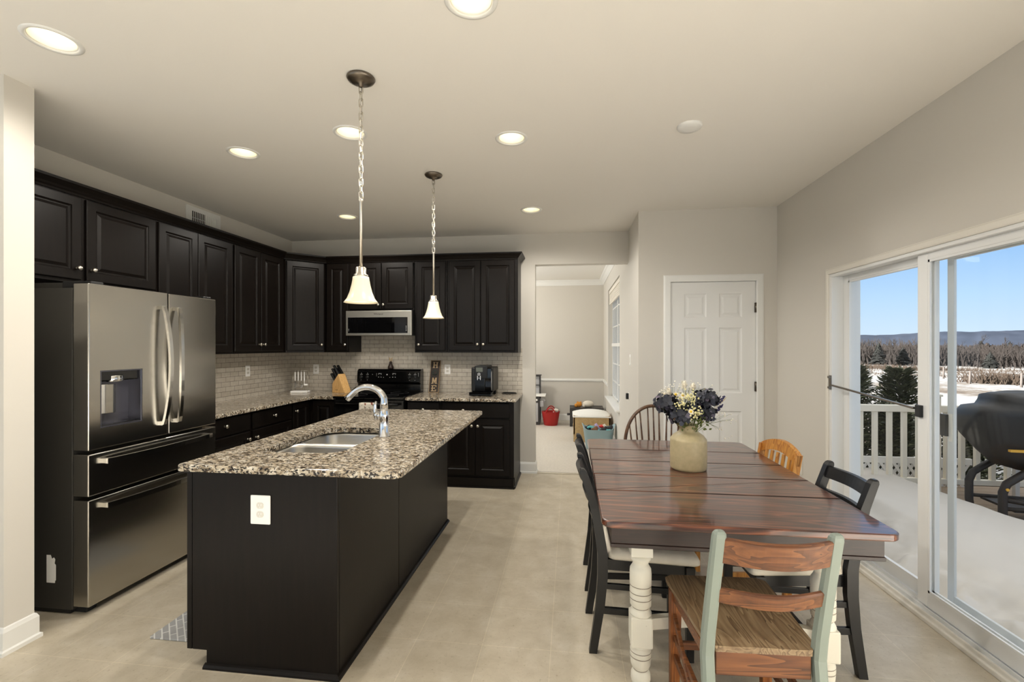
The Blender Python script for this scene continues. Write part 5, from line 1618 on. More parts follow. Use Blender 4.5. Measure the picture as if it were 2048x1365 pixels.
def petal_mesh(m, c, n, size, k=4, cup=0.35, width=0.55):
    n = Vector(n).normalized(); ref = Vector((0.3, 0.9, 0.2)) if abs(n.dot(Vector((0.3, 0.9, 0.2)))) < 0.9 else Vector((1, 0, 0))
    x = n.cross(ref).normalized(); y = n.cross(x)
    a0 = random.uniform(0, 2 * PI)
    for i in range(k):
        a = a0 + 2 * PI * i / k
        d = x * math.cos(a) + y * math.sin(a); w = n.cross(d)
        s = size * random.uniform(0.85, 1.15)
        p0 = c; p1 = c + d * s * 0.5 + w * s * width * 0.6 + n * s * cup * 0.5; p2 = c + d * s * 0.9 + w * s * width * 0.38 + n * s * cup * 0.7
        p3 = c + d * s + n * s * cup * 0.55; p4 = c + d * s * 0.9 - w * s * width * 0.38 + n * s * cup * 0.7; p5 = c + d * s * 0.5 - w * s * width * 0.6 + n * s * cup * 0.5
        pm = c + d * s * 0.55 + n * s * cup * 0.2
        m.add([p0, p1, p2, p3, p4, p5, pm], [(0, 1, 6), (1, 2, 6), (2, 3, 6), (3, 4, 6), (4, 5, 6), (5, 0, 6)], True)
HY = [((-0.118, -0.02, 0.125), 0.056, 'dark slate hydrangea head at the left edge of the bouquet'),
      ((-0.060, -0.050, 0.072), 0.056, 'dark blue-grey hydrangea head low at the front left of the bouquet'),
      ((0.026, -0.045, 0.100), 0.052, 'dark slate hydrangea head in the middle of the bouquet'),
      ((0.088, -0.030, 0.160), 0.054, 'dark slate hydrangea head at the upper right of the bouquet'),
      ((0.084, -0.035, 0.075), 0.044, 'dusty violet hydrangea head low at the right of the bouquet')]
for off_, r, lab in HY:
    t = flower('hydrangea', lab, 'flower', None, 'hydrangea heads in the bouquet')
    c = RIM + Vector(off_)
    m = MB()
    for k in range(46):
        z = 1 - 2 * (k + 0.5) / 46; a = k * 2.39996
        d = Vector((math.sqrt(1 - z * z) * math.cos(a) * 1.12, math.sqrt(1 - z * z) * math.sin(a), z * 0.9))
        if d.z < -0.7: continue
        petal_mesh(m, c + d * r * random.uniform(0.62, 1.12), d + Vector((random.uniform(-.6, .6), random.uniform(-.6, .6), random.uniform(-.4, .5))), r * random.uniform(0.38, 0.56), 4, 0.3, 0.78)
    obj('bloom', m, M['hyd'], t)
    m = MB(); m.tube(stem_pts((VX + off_[0] * 0.08, VY + off_[1] * 0.08, TZ + 0.17), c - Vector((0, 0, r * 0.3))), 0.003, 6); obj('stem', m, M['stem'], t)
for off_, lab in (((-0.075, -0.03, 0.178), 'small white daisy with yellow eye at the upper left of the bouquet'), ((-0.040, -0.045, 0.176), 'small white daisy with yellow eye right of the other upper daisy'), ((-0.018, -0.125, 0.098), 'white daisy with yellow eye at the front centre of the bouquet')):
    t = flower('daisy', lab, 'flower', None, 'daisies in the bouquet')
    c = RIM + Vector(off_); nn = Vector((0.05, -0.8, 0.45))
    m = MB(); petal_mesh(m, c, nn, 0.017, 11, 0.15, 0.28); obj('petals', m, M['petal'], t)
    m = MB(); m.ball(c + nn.normalized() * 0.003, 0.0075, 10); obj('eye', m, M['yolk'], t)
    m = MB(); m.tube(stem_pts((VX, VY, TZ + 0.17), c), 0.0015, 5); obj('stem', m, M['stem'], t)
for q, (off_, lab) in enumerate((((0.135, -0.02, 0.165), 'dark blue lavender spike at the right, leftmost of the three'), ((0.185, -0.02, 0.172), 'tall dark blue lavender spike at the far right of the bouquet'), ((0.175, -0.03, 0.125), 'lowest dark blue lavender spike at the right of the bouquet'))):
    t = flower('lavender_spike', lab, 'flower', None, 'lavender spikes in the bouquet')
    b = RIM + Vector(off_); a = RIM + Vector((0.01, 0, -0.06)); d = (b - a).normalized()
    m = MB()
    for k in range(34):
        p = b - d * 0.062 * (k / 34) + Vector((random.uniform(-1, 1), random.uniform(-1, 1), random.uniform(-1, 1))) * 0.008 * (0.4 + k / 34)
        m.ball(p, 0.0042, 6)
    obj('bloom', m, M['lav'], t)
    m = MB(); m.tube(stem_pts(a, b, 6, 0.008), 0.0014, 5); obj('stem', m, M['straw'], t)
for off_, lab in (((-0.022, 0.0, 0.245), 'tallest cream bunny tail plume at the top of the bouquet'), ((0.030, 0.01, 0.235), 'cream bunny tail plume right of the tallest one'), ((-0.110, 0.0, 0.205), 'pale cream plume at the upper left of the bouquet'), ((-0.135, 0.01, 0.178), 'small pale plume leaning out at the far upper left')):
    t = flower('plume', lab, 'dried flower', None, 'cream plumes in the bouquet')
    b = RIM + Vector(off_); a = Vector((VX, VY, TZ + 0.17)); d = (b - a).normalized()
    m = MB(); c = b - d * 0.018
    for k in range(70):
        u = random.random(); an = random.uniform(0, 2 * PI); rr = 0.011 * math.sin(PI * (0.12 + 0.8 * u))
        x = d.cross(Vector((0, 1, 0.1))).normalized(); y = d.cross(x)
        p = b - d * 0.042 * (1 - u); e = p + (x * math.cos(an) + y * math.sin(an)) * rr * 2.2 + d * 0.014; w = x * 0.0022
        m.add([p - w, p + w, e], [(0, 1, 2)])
    m.ball(c, 0.016, 8, (0.7, 0.7, 1.5)); obj('plume_head', m, M['pamp'], t)
    m = MB(); m.tube(stem_pts(a, b - d * 0.03), 0.0013, 5); obj('stem', m, M['straw'], t)
for off_, lab in (((0.092, 0.01, 0.215), 'straw coloured grass blade standing tallest on the right half'), ((0.150, -0.02, 0.192), 'straw coloured grass ear between the lavender spikes'), ((0.198, -0.02, 0.168), 'straw coloured grass ear at the far right tip'), ((0.118, -0.03, 0.200), 'straw coloured grass ear leaning right above the upper hydrangea')):
    t = flower('grass_ear', lab, 'dried grass', None, 'dried grass ears in the bouquet')
    b = RIM + Vector(off_); a = Vector((VX, VY, TZ + 0.17)); d = (b - a).normalized()
    m = MB(); m.tube([b - d * 0.05, b - d * 0.03, b - d * 0.012, b], [0.002, 0.0042, 0.0035, 0.0006], 6, flat=0.5); obj('ear', m, M['straw'], t)
    m = MB(); m.tube(stem_pts(a, b - d * 0.045, 6, 0.006), 0.0013, 5); obj('stem', m, M['straw'], t)
for off_, n, lab, mt, sp_ in (((-0.055, -0.085, 0.125), 46, 'pale yellow floret spray at the left front of the bouquet', 'florets', 0.038), ((-0.005, -0.075, 0.165), 46, 'pale yellow floret spray at the upper centre of the bouquet', 'florets', 0.036), ((0.010, -0.115, 0.095), 36, 'pale yellow floret spray around the centre daisy', 'florets', 0.034),
                               ((0.150, -0.02, 0.050), 36, 'airy white filler sprig drooping at the lower right', 'petal', 0.075), ((-0.165, -0.02, 0.125), 10, 'tiny pale bud sprig sticking out at the left', 'pamp', 0.012), ((0.045, 0.02, 0.200), 26, 'white filler sprig at the top right behind the hydrangea', 'petal', 0.05), ((-0.095, 0.02, 0.190), 40, 'white blossom spray at the upper left behind the daisies', 'petal', 0.05), ((-0.020, 0.01, 0.205), 34, 'white blossom spray below the tallest plume', 'petal', 0.045)):
    t = flower('flower_spray', lab, 'flower', None, 'small floret sprays in the bouquet')
    c = RIM + Vector(off_); a = Vector((VX, VY, TZ + 0.17))
    m = MB(); st = MB()
    big = 0.0048 if mt == 'florets' else 0.0036
    j = a.lerp(c, 0.72)
    for k in range(n):
        p = c + Vector((random.gauss(0, 1), random.gauss(0, 0.7), random.gauss(0, 1))) * sp_ * 0.55
        m.ball(p, big * random.uniform(0.7, 1.2), 6)
        if k % 3 == 0: st.tube([j, j.lerp(p, 0.6) + Vector((0, 0, 0.004)), p], 0.0006, 4)
    obj('florets', m, M[mt], t)
    st.tube(stem_pts(a, j, 5, 0.004), 0.0012, 5); obj('stem', st, M['stem'], t)
for off_, lab in (((0.028, -0.075, 0.022), 'olive leaf sprig hanging over the jar rim at the centre'), ((0.060, -0.05, 0.010), 'olive leaf sprig right of the jar neck'), ((-0.035, -0.05, 0.012), 'olive leaf sprig low on the left of the jar neck'), ((0.035, -0.06, 0.075), 'green leaf sprig between the middle hydrangeas')):
    t = flower('leaf_sprig', lab, 'leaves', None, 'leaf sprigs in the bouquet')
    c = RIM + Vector(off_); a = Vector((VX, VY, TZ + 0.17))
    m = MB()
    for k in range(12):
        p = c + Vector((random.uniform(-1, 1) * 0.03, random.uniform(-1, 1) * 0.02, random.uniform(-0.8, 1) * 0.028))
        d = Vector((random.uniform(-1, 1), -0.5, random.uniform(-0.6, 0.7))).normalized() * random.uniform(0.018, 0.032); w = d.cross(Vector((0.2, 1, 0.4))).normalized() * 0.0065
        nn = d.cross(w).normalized() * 0.003
        m.add([p, p + d * 0.5 + w, p + d, p + d * 0.5 - w, p + d * 0.5 + nn], [(0, 1, 4), (1, 2, 4), (2, 3, 4), (3, 0, 4)], True)
    obj('leaves', m, M['leaf'], t)
    m = MB(); m.tube(stem_pts(a, c, 5, 0.004), 0.0016, 5); obj('stem', m, M['stem'], t)

# ------------------------------------------------------------------ dining / play room things
# red basket bag
rbk = thing('red_tub', 'small red plastic basket on the carpet by the far wall', 'basket', (-0.345, 8.42, 0.004))
def oval(rx, ry, z, n=36): return [(rx * math.cos(2 * PI * k / n), ry * math.sin(2 * PI * k / n), z) for k in range(n)]
m = MB(); m.loft([oval(0.115, 0.10, 0), oval(0.125, 0.11, 0.01), oval(0.165, 0.145, 0.245), oval(0.168, 0.148, 0.25), oval(0.158, 0.138, 0.25), oval(0.118, 0.10, 0.02), oval(0.01, 0.01, 0.015)], True)
obj('body', m, M['red'], rbk)
for s in (-1, 1):
    m = MB(); m.tube([(-0.085 + 0.17 * i / 12, s * 0.135, 0.235 + 0.095 * math.sin(PI * i / 12) ** 0.7) for i in range(13)], 0.011, 8)
    obj('handle', m, M['red'], rbk)
t = thing('wrapped_toy', 'white and dark toy sticking out of the red basket', 'toy', (-0.345, 8.42, 0.02), world=True)
m = MB(); m.bar((-0.30, 8.42, 0.06), (-0.24, 8.40, 0.30), 0.09, 0.08, r=0.015); obj('body', m, M['plush'], t)
m = MB(); m.bar((-0.262, 8.35, 0.24), (-0.25, 8.35, 0.285), 0.06, 0.006); obj('dark_band', m, M['blacktoy'], t)
# play kitchen
pk = thing('play_kitchen', 'dark framed toy kitchen with white worktop at the left edge of the doorway', 'toy kitchen', (-0.80, 8.52, 0.004), world=True)
m = MB()
for x in (-1.05, -0.575):
    for y in (8.40, 8.72): m.box(x, x + 0.03, y, y + 0.03, 0.004, 0.90 if y > 8.5 else 0.52)
for z in (0.87, 0.885): m.box(-1.05, -0.545, 8.70, 8.76, z, z + 0.015)
m.box(-1.06, -0.53, 8.66, 8.76, 0.89, 0.905); m.box(-1.05, -0.545, 8.69, 8.72, 0.70, 0.715); m.box(-1.05, -0.545, 8.39, 8.75, 0.004, 0.05); m.box(-1.05, -0.545, 8.385, 8.42, 0.415, 0.52)
obj('frame', m, M['char'], pk)
m = MB(); m.box(-1.10, -0.44, 8.37, 8.76, 0.525, 0.545, 0.006); obj('worktop', m, M['sheet'], pk)
m = MB(); m.box(-1.02, -0.575, 8.395, 8.41, 0.06, 0.41, 0.004); obj('door', m, M['grey'], pk)
m = MB(); m.box(-1.02, -0.545, 8.73, 8.74, 0.06, 0.87); obj('back_board', m, M['grey'], pk)
m = MB(); m.box(-0.545, -0.475, 8.41, 8.44, 0.33, 0.45, 0.01); m.tube([(-0.54, 8.42, 0.47), (-0.48, 8.42, 0.475), (-0.455, 8.42, 0.45), (-0.455, 8.42, 0.42)], 0.012, 8); obj('side_tap', m, M['grey'], pk)
m = MB(); m.lathe([(0.02, 0), (0.018, 0.012), (0, 0.012)], (-0.60, 8.385, 0.46), 14, (0, -1, 0)); obj('knob', m, M['plate'], pk)
# dark low shelf behind with plush toys
ds = thing('dark_bin', 'dark brown storage unit behind the padded box by the far wall', 'storage unit', (0.30, 8.50, 0.004), world=True)
m = MB(); m.box(0.0, 0.60, 8.30, 8.33, 0.06, 0.335); m.box(0.0, 0.03, 8.33, 8.69, 0.06, 0.305); m.box(0.57, 0.60, 8.33, 8.69, 0.06, 0.305); m.box(0, 0.6, 8.69, 8.72, 0.06, 0.335); m.box(0.0, 0.60, 8.33, 8.69, 0.305, 0.335)
obj('body', m, M['char'], ds)
m = MB()
for x in (0.0, 0.56):
    for y in (8.30, 8.68): m.box(x, x + 0.04, y, y + 0.04, 0.004, 0.06)
m.box(-0.05, 0.0, 8.32, 8.40, 0.20, 0.235, 0.01)
obj('legs', m, M['char'], ds)
t = thing('plush_toy', 'orange plush toy lying on the dark storage unit', 'plush toy', (0.18, 8.45, 0.335), world=True)
m = MB(); m.ball((0.165, 8.45, 0.384), 0.05, 16, (1.1, 0.9, 0.95)); m.ball((0.115, 8.44, 0.368), 0.034, 14); m.ball((0.198, 8.45, 0.425), 0.016, 10); m.ball((0.14, 8.45, 0.425), 0.016, 10)
obj('body', m, M['orange'], t)
t = thing('plush_toy', 'white rounded plush beside the orange plush toy', 'plush toy', (0.33, 8.45, 0.335), world=True)
m = MB(); m.ball((0.33, 8.45, 0.397), 0.092, 18, (1.1, 0.8, 0.66)); m.ball((0.255, 8.42, 0.366), 0.03, 12)
obj('body', m, M['plush'], t)
# padded box
pb = thing('padded_box', 'pale wooden box with bulging white padded top near the window wall', 'storage box', (0.33, 7.25, 0.004), world=True)
m = MB(); m.box(0.055, 0.600, 6.98, 7.00, 0.004, 0.40, 0.002, 1); m.box(0.055, 0.600, 7.50, 7.52, 0.004, 0.40); m.box(0.055, 0.075, 6.98, 7.52, 0.12, 0.40); m.box(0.58, 0.60, 6.98, 7.52, 0.004, 0.40); m.box(0.06, 0.595, 6.99, 7.51, 0.30, 0.32)
obj('body', m, M['box'], pb)
m = MB()
m.grid(lambda u, v: (0.042 + 0.57 * u, 6.965 + 0.57 * v, 0.385 + 0.075 * (math.sin(PI * min(max(u, 0.0), 1)) * math.sin(PI * v)) ** 0.45), 24, 24)
m.box(0.045, 0.610, 6.968, 7.532, 0.372, 0.392, 0.004)
obj('padded_top', m, M['sheet'], pb)
# pale blue tub with toys
tbx, tby = 0.40, 6.58
tu = thing('toy_tub', 'pale blue flexible tub full of toys beside the padded box', 'tub', (tbx, tby, 0.004))
m = MB(); secs = []
def tubring(rx, ry, z, lift=0.0):
    return [(rx * math.copysign(abs(math.cos(a)) ** 0.7, math.cos(a)), ry * math.copysign(abs(math.sin(a)) ** 0.7, math.sin(a)), z + lift * abs(math.cos(a)) ** 6) for a in [2 * PI * k / 48 for k in range(48)]]
m.loft([tubring(0.16, 0.13, 0), tubring(0.175, 0.142, 0.012), tubring(0.222, 0.18, 0.285, 0.06), tubring(0.232, 0.19, 0.29, 0.065), tubring(0.215, 0.173, 0.285, 0.06), tubring(0.17, 0.135, 0.03), tubring(0.02, 0.02, 0.02)], True)
obj('body', m, M['blue'], tu)
toys = [('toy_ring', 'aqua curved toy at the left of the blue tub', 'teal', 0, (-0.115, -0.06, 0.27)), ('toy_block', 'brown toy lump left of centre in the blue tub', 'browntoy', 1, (-0.055, -0.05, 0.265)),
        ('toy_stick', 'lilac cylinder toy sticking up in the blue tub', 'purple', 2, (-0.01, 0.0, 0.31)), ('toy_disc', 'bright red toy at the centre back of the blue tub', 'redtoy', 3, (0.05, 0.04, 0.305)),
        ('toy_car', 'charcoal toy in the middle of the blue tub', 'blacktoy', 1, (0.075, -0.05, 0.265)), ('toy_tray', 'aqua toy handle at the front right of the blue tub', 'teal', 4, (0.07, -0.115, 0.255)),
        ('toy_figure', 'small white toy on the charcoal toys in the blue tub', 'plush', 2, (0.105, 0.02, 0.30)), ('toy_truck', 'charcoal toy at the right end of the blue tub', 'blacktoy', 1, (0.155, 0.0, 0.275)),
        ('toy_ball', 'orange-brown ball at the left front of the blue tub', 'browntoy', 5, (-0.125, -0.085, 0.235)), ('toy_brick', 'dark toy at the far left of the blue tub', 'blacktoy', 1, (-0.15, 0.02, 0.27))]
for nm, lab, mt, k, p in toys:
    t = thing(nm, lab, 'toy', (tbx + p[0], tby + p[1], 0.004 + p[2]))
    m = MB()
    if k == 0: m.tube([(0.04 * math.cos(a), 0.01 * a, 0.04 * math.sin(a)) for a in [2.6 - 2.9 * i / 12 for i in range(13)]], 0.017, 10)
    elif k == 1: m.box(-0.045, 0.045, -0.04, 0.04, -0.05, 0.035, 0.016, 3); m.ball((0.02, -0.01, 0.035), 0.026, 12)
    elif k == 2: m.cyl((0.025, 0, -0.06), (-0.03, 0.0, 0.035), 0.02, n=16)
    elif k == 3: m.ball((0, 0, 0), 0.035, 14, (1.2, 1, 0.7))
    elif k == 4:
        m.tube([(-0.07, 0, 0.035), (-0.068, 0, -0.005), (-0.05, -0.005, -0.018), (0.06, -0.005, -0.018)], 0.010, 8); m.box(0.03, 0.095, -0.03, 0.03, -0.03, 0.035, 0.012)
    else: m.ball((0, 0, 0), 0.038, 14)
    obj('body', m, M[mt], t)
# ------------------------------------------------------------------ outdoors
DZ = -0.15
m = MB()
y = -1.0
b = MB()
for k in range(48):
    y0 = -0.9 + k * 0.142
    b.box(2.04, 7.4, y0, y0 + 0.137, DZ - 0.03, DZ, 0.002, 1)
b.box(2.04, 7.4, 5.86, 5.90, DZ - 0.25, DZ); b.box(7.36, 7.40, -0.9, 5.9, DZ - 0.25, DZ)
struct('deck', b, M['deck'])
def nz(x, y, s=1.0, seed=0):
    from mathutils import noise
    return noise.fractal(Vector((x * s + seed, y * s, seed * 0.7)), 1.0, 2.0, 4)
def snow_h(x, y):
    h = 0.17 + 0.04 * nz(x, y, 0.8, 3)
    h += 0.07 * math.exp(-((y - 4.3) / 0.9) ** 2 - ((x - 2.7) / 0.7) ** 2)
    h += 0.02 * max(0, min(1, (y - 4.8) / 0.5))
    d = (x - 3.66) * 0.6 + (y - 4.15) * 0.6          # cleared boards around the grill
    if x > 3.55: h -= 0.40 * max(0, min(1, d / 0.45)) ** 1.1 * min(1, (x - 3.55) / 0.3)
    e = max(0, min(1, (x - 2.10) / 0.55))              # broken edge beside the sill
    lump = 0.5 + 0.5 * nz(x, y, 7, 9)
    h = h * (0.25 + 0.75 * e) + (1 - e) * (0.20 * lump - 0.10)
    return DZ + max(-0.02, h)
m = MB()
m.grid(lambda u, v: (2.068 + 4.2 * u, 0.2 + 5.6 * v, snow_h(2.068 + 4.2 * u, 0.2 + 5.6 * v)), 150, 190)
tag(obj('deck_snow', m, M['snow']), 'smooth white snow drift covering the deck outside the patio door', 'snow', kind='stuff')
# railing
def frail():
    t = thing('deck_railing', 'white vinyl deck railing with square balusters behind the snow', 'railing', (3.6, 5.55, DZ), world=True)
    for xa, xb in ((2.10, 3.86), (3.99, 5.75), (5.88, 7.3)):
        for z0, z1, w, nm in ((0.725, 0.80, 0.045, 'top_rail'), (-0.055, 0.005, 0.030, 'bottom_rail')):
            m = MB(); m.box(xa, xb, 5.55 - w / 2 - 0.01, 5.55 + w / 2 + 0.01, z0, z1, 0.006); obj(nm, m, M['rail'], t)
        n = int((xb - xa) / 0.142)
        for k in range(n):
            x = xa + (xb - xa) * (k + 0.5) / n
            obj('baluster', MB().box(x - 0.021, x + 0.021, 5.53, 5.57, 0.0, 0.73), M['rail'], t)
    for x in (2.04, 3.925, 5.815, 7.32):
        m = MB(); m.box(x - 0.052, x + 0.052, 5.50, 5.602, DZ, 0.90, 0.004)
        m.loft([[(x - 0.062, 5.49, 0.90), (x + 0.062, 5.49, 0.90), (x + 0.062, 5.612, 0.90), (x - 0.062, 5.612, 0.90)], [(x - 0.062, 5.49, 0.92), (x + 0.062, 5.49, 0.92), (x + 0.062, 5.612, 0.92), (x - 0.062, 5.612, 0.92)], [(x - 0.005, 5.546, 0.95), (x + 0.005, 5.546, 0.95), (x + 0.005, 5.556, 0.95), (x - 0.005, 5.556, 0.95)]], False)
        obj('post', m, M['rail'], t)
frail()
t = thing('lattice_panel', 'low white lattice panel standing behind the deck railing', 'lattice', (3.4, 5.80, DZ), world=True)
m = MB(); m.box(2.6, 4.5, 5.79, 5.82, 0.10, 0.17); m.box(2.6, 4.5, 5.79, 5.82, DZ - 0.12, DZ - 0.06)
for k in range(36):
    x = 2.3 + k * 0.07
    for s in (-1, 1):
        a, bb = Vector((x, 5.80 + 0.006 * s, DZ - 0.1)), Vector((x + s * 0.23, 5.80 + 0.006 * s, 0.13))
        if 2.6 < min(a.x, bb.x) and max(a.x, bb.x) < 4.5: m.bar(a, bb, 0.006, 0.03, (s * -0.7, 0, 0.7))
obj('lattice', m, M['lattice'], t)
# covered grill
gr = thing('covered_grill', 'grill under a black cover with yellow strap on the snowy deck', 'grill', (4.30, 4.72, DZ), rot=-0.10)
m = MB(); secs = []
#  silhouette seen from the house: left bulge at mid height, flat step at top-left, rounded hood
prof = [(-0.395, 0.66, 0.50, 0.17), (-0.50, 0.62, 0.62, 0.20), (-0.62, 0.70, 0.78, 0.23), (-0.66, 0.80, 0.90, 0.26), (-0.655, 0.80, 0.98, 0.28), (-0.60, 0.80, 1.04, 0.29), (-0.49, 0.78, 1.05, 0.29), (-0.465, 0.76, 1.10, 0.28), (-0.46, 0.72, 1.145, 0.26), (-0.40, 0.62, 1.165, 0.20), (-0.10, 0.3, 1.17, 0.10)]
for xa, xb, z, hy in prof:
    loop = []
    for k in range(40):
        a = 2 * PI * k / 40
        cx, hx = (xa + xb) / 2, (xb - xa) / 2
        wob = 1 + 0.012 * math.sin(a * 5 + z * 9) + 0.010 * math.sin(a * 9 - z * 14)
        loop.append((cx + hx * wob * math.copysign(abs(math.cos(a)) ** 0.45, math.cos(a)), hy * wob * math.copysign(abs(math.sin(a)) ** 0.5, math.sin(a)), z + 0.012 * math.sin(a * 4 + 1)))
    secs.append(loop)
m.loft(secs, True)
cv = obj('cover', m, M['cover'], gr)
m = MB(); m.box(-0.475, -0.265, -0.262, -0.235, 0.672, 0.692); m.box(-0.245, -0.09, -0.262, -0.235, 0.665, 0.685); m.tube([(-0.33, -0.262, 0.68), (-0.335, -0.27, 0.62), (-0.34, -0.268, 0.56), (-0.337, -0.262, 0.53)], 0.004, 6)
obj('strap', m, M['yellow'], cv, 'yellow webbing strap')
for s in (-0.20, 0.20):
    m = MB()
    m.tube([(-0.20, s, 0.56), (-0.34, s, 0.47), (-0.46, s, 0.38), (-0.49, s, 0.30), (-0.49, s, 0.12), (-0.47, s, 0.0)], 0.032, 8)
    obj('leg', m, M['cart'], gr)
    m = MB(); m.tube([(0.42, s, 0.58), (0.48, s, 0.30), (0.52, s, 0.0)], 0.032, 8); obj('leg', m, M['cart'], gr)
m = MB(); m.tube([(-0.48, -0.20, 0.24), (-0.2, -0.20, 0.20), (0.50, -0.20, 0.06)], 0.022, 8); m.tube([(-0.49, -0.20, 0.16), (0.51, -0.20, 0.14)], 0.018, 8); m.tube([(-0.49, 0.20, 0.16), (0.51, 0.20, 0.14)], 0.018, 8)
obj('cart_brace', m, M['cart'], gr)
m = MB(); m.box(-0.40, 0.44, -0.2, 0.2, 0.13, 0.15); obj('shelf', m, M['cart'], gr)
m = MB(); m.box(-0.20, 0.30, -0.15, 0.15, 0.50, 0.66); obj('firebox', m, M['cart'], gr)
m = MB()
for x, z in ((-0.475, 0.335), (-0.20, 0.205)): m.cyl((x, -0.235, z), (x, -0.222, z), 0.013, n=14)
obj('bolt', m, M['yellow'], gr)
tt = thing('patio_table', 'pale patio table standing behind the covered grill', 'table', (5.0, 5.2, DZ), world=True)
m = MB(); m.box(4.55, 5.5, 4.98, 5.46, 0.94, 0.975, 0.008); obj('tabletop', m, M['tramp'], tt)
for x in (4.60, 5.41):
    for yy in (5.02, 5.40): obj('leg', MB().box(x, x + 0.04, yy, yy + 0.04, DZ, 0.945), M['tramp'], tt)

# ground
def ground_z(x, y):
    d = math.hypot(x, y)
    z = -0.9 - 0.6 * max(0, min(1, (d - 8) / 90.0))
    z += 0.10 * nz(x, y, 0.06, 1) * min(1, d / 25)
    return z
m = MB()
def gp(u, v):
    a = math.radians(-12 + 124 * u)         # clockwise from +Y
    d = 2.5 * (330 / 2.5) ** v
    return (2.2 + d * math.sin(a), d * math.cos(a) - 0.5, ground_z(d * math.sin(a), d * math.cos(a)))
m.grid(gp, 120, 130)
struct('snow_field', m, M['field'])
def polar(deg, d):
    a = math.radians(deg); x, y = d * math.sin(a), d * math.cos(a)
    return x, y, ground_z(x, y) - 0.02
# evergreen shrubs behind the railing
def evergreen(label, x, y, z, h, r, n, sparse=0.0):
    t = thing('evergreen_shrub', label, 'shrub', (x, y, z), group='evergreen shrubs by the deck')
    m = MB(); m.tube([(0, 0, 0), (0.02, 0, h * 0.5), (0, 0, h * 0.97)], [0.05, 0.03, 0.008], 7); obj('trunk', m, M['post'], t)
    m = MB()
    for k in range(n):
        u = (k + random.random()) / n
        zz = h * (0.06 + 0.92 * u); L_ = r * (1 - u) ** 0.75 * random.uniform(0.7, 1.15) + 0.10
        a = k * 2.39996 + random.uniform(-0.3, 0.3)
        d = Vector((math.cos(a), math.sin(a), 0.42 + 0.5 * u)).normalized()
        p0 = Vector((0, 0, zz))
        for q in range(7):
            w = (q + 1) / 7
            p = p0 + d * L_ * w + Vector((0, 0, -0.10 * L_ * w * w))
            for s in (-1, 1):
                sd = (d.cross(Vector((0, 0, 1))).normalized() * s * 0.9 + d * 0.9 + Vector((0, 0, random.uniform(-0.1, 0.5)))).normalized()
                ln = (0.10 + 0.08 * random.random()) * (1.15 - 0.5 * w) * (1 + 0.25 * (h > 1.9))
                ww = sd.cross(Vector((random.uniform(-.4, .4), random.uniform(-.4, .4), 1))).normalized() * 0.016
                m.add([p, p + sd * ln * 0.45 + ww, p + sd * ln + Vector((0, 0, -0.02)), p + sd * ln * 0.45 - ww], [(0, 1, 2, 3)])
    obj('foliage', m, M['frond'], t)
evergreen('evergreen shrub behind the railing at the left edge of the patio door glass', 3.68, 6.55, -0.95, 2.10, 0.62, 230)
evergreen('evergreen shrub behind the railing with its tip near the door bar end', 4.50, 6.95, -0.95, 2.05, 0.66, 230)
evergreen('low dark evergreen shrub filling the railing gaps between the two tips', 4.08, 6.40, -0.95, 1.62, 0.62, 230)
evergreen('low dark evergreen shrub behind the railing right of the second tip', 4.86, 6.45, -0.95, 1.55, 0.60, 190)
evergreen('low evergreen shrub seen under the covered grill', 5.60, 7.2, -0.95, 1.15, 0.65, 160)
# fence posts in the field
for k, (dg, d, lab) in enumerate(((36.0, 52, 'thin fence post in the field seen in the gap between the door stiles'), (37.7, 45, 'dark fence post in the snowy field left of the dry grass clump'), (40.75, 43, 'fence post in the field at the right edge of the view'))):
    x, y, z = polar(dg, d)
    t = obj('fence_post', MB().cyl((x, y, z), (x + 0.03, y, z + 0.95), 0.07, 0.06, n=8), M['post'])
    tag(t, lab, 'fence post', 'fence posts in the snowy field')
# dry grass tufts
m = MB()
def tuft(dg, d, w, n, h):
    for k in range(n):
        x, y, z = polar(dg + random.gauss(0, 1) * math.degrees(w / d), d + random.gauss(0, 1) * w * 0.8)
        hh = h * random.uniform(0.4, 1.1); lean = Vector((random.gauss(0, 0.3), random.gauss(0, 0.3), 0)) * hh; s = 0.035
        m.add([(x - s, y + s, z), (x + s, y - s, z), (x + lean.x, y + lean.y, z + hh)], [(0, 1, 2)])
tuft(39.6, 47.5, 0.9, 420, 0.95); tuft(40.3, 48.5, 0.7, 120, 0.6); tuft(38.8, 48, 0.5, 60, 0.5)
for k in range(34): tuft(random.uniform(28, 43), random.uniform(54, 72), 1.3, 22, 0.3)
for k in range(16): tuft(random.uniform(28, 36.5), random.uniform(70, 77), 1.3, 50, 0.6)
for k in range(7): tuft(random.uniform(36, 44), random.uniform(70, 77), 1.3, 30, 0.5)
tag(obj('dry_grass', m, M['grass']), 'tufts of tan dry grass scattered over the snowy field', 'grass', kind='stuff')
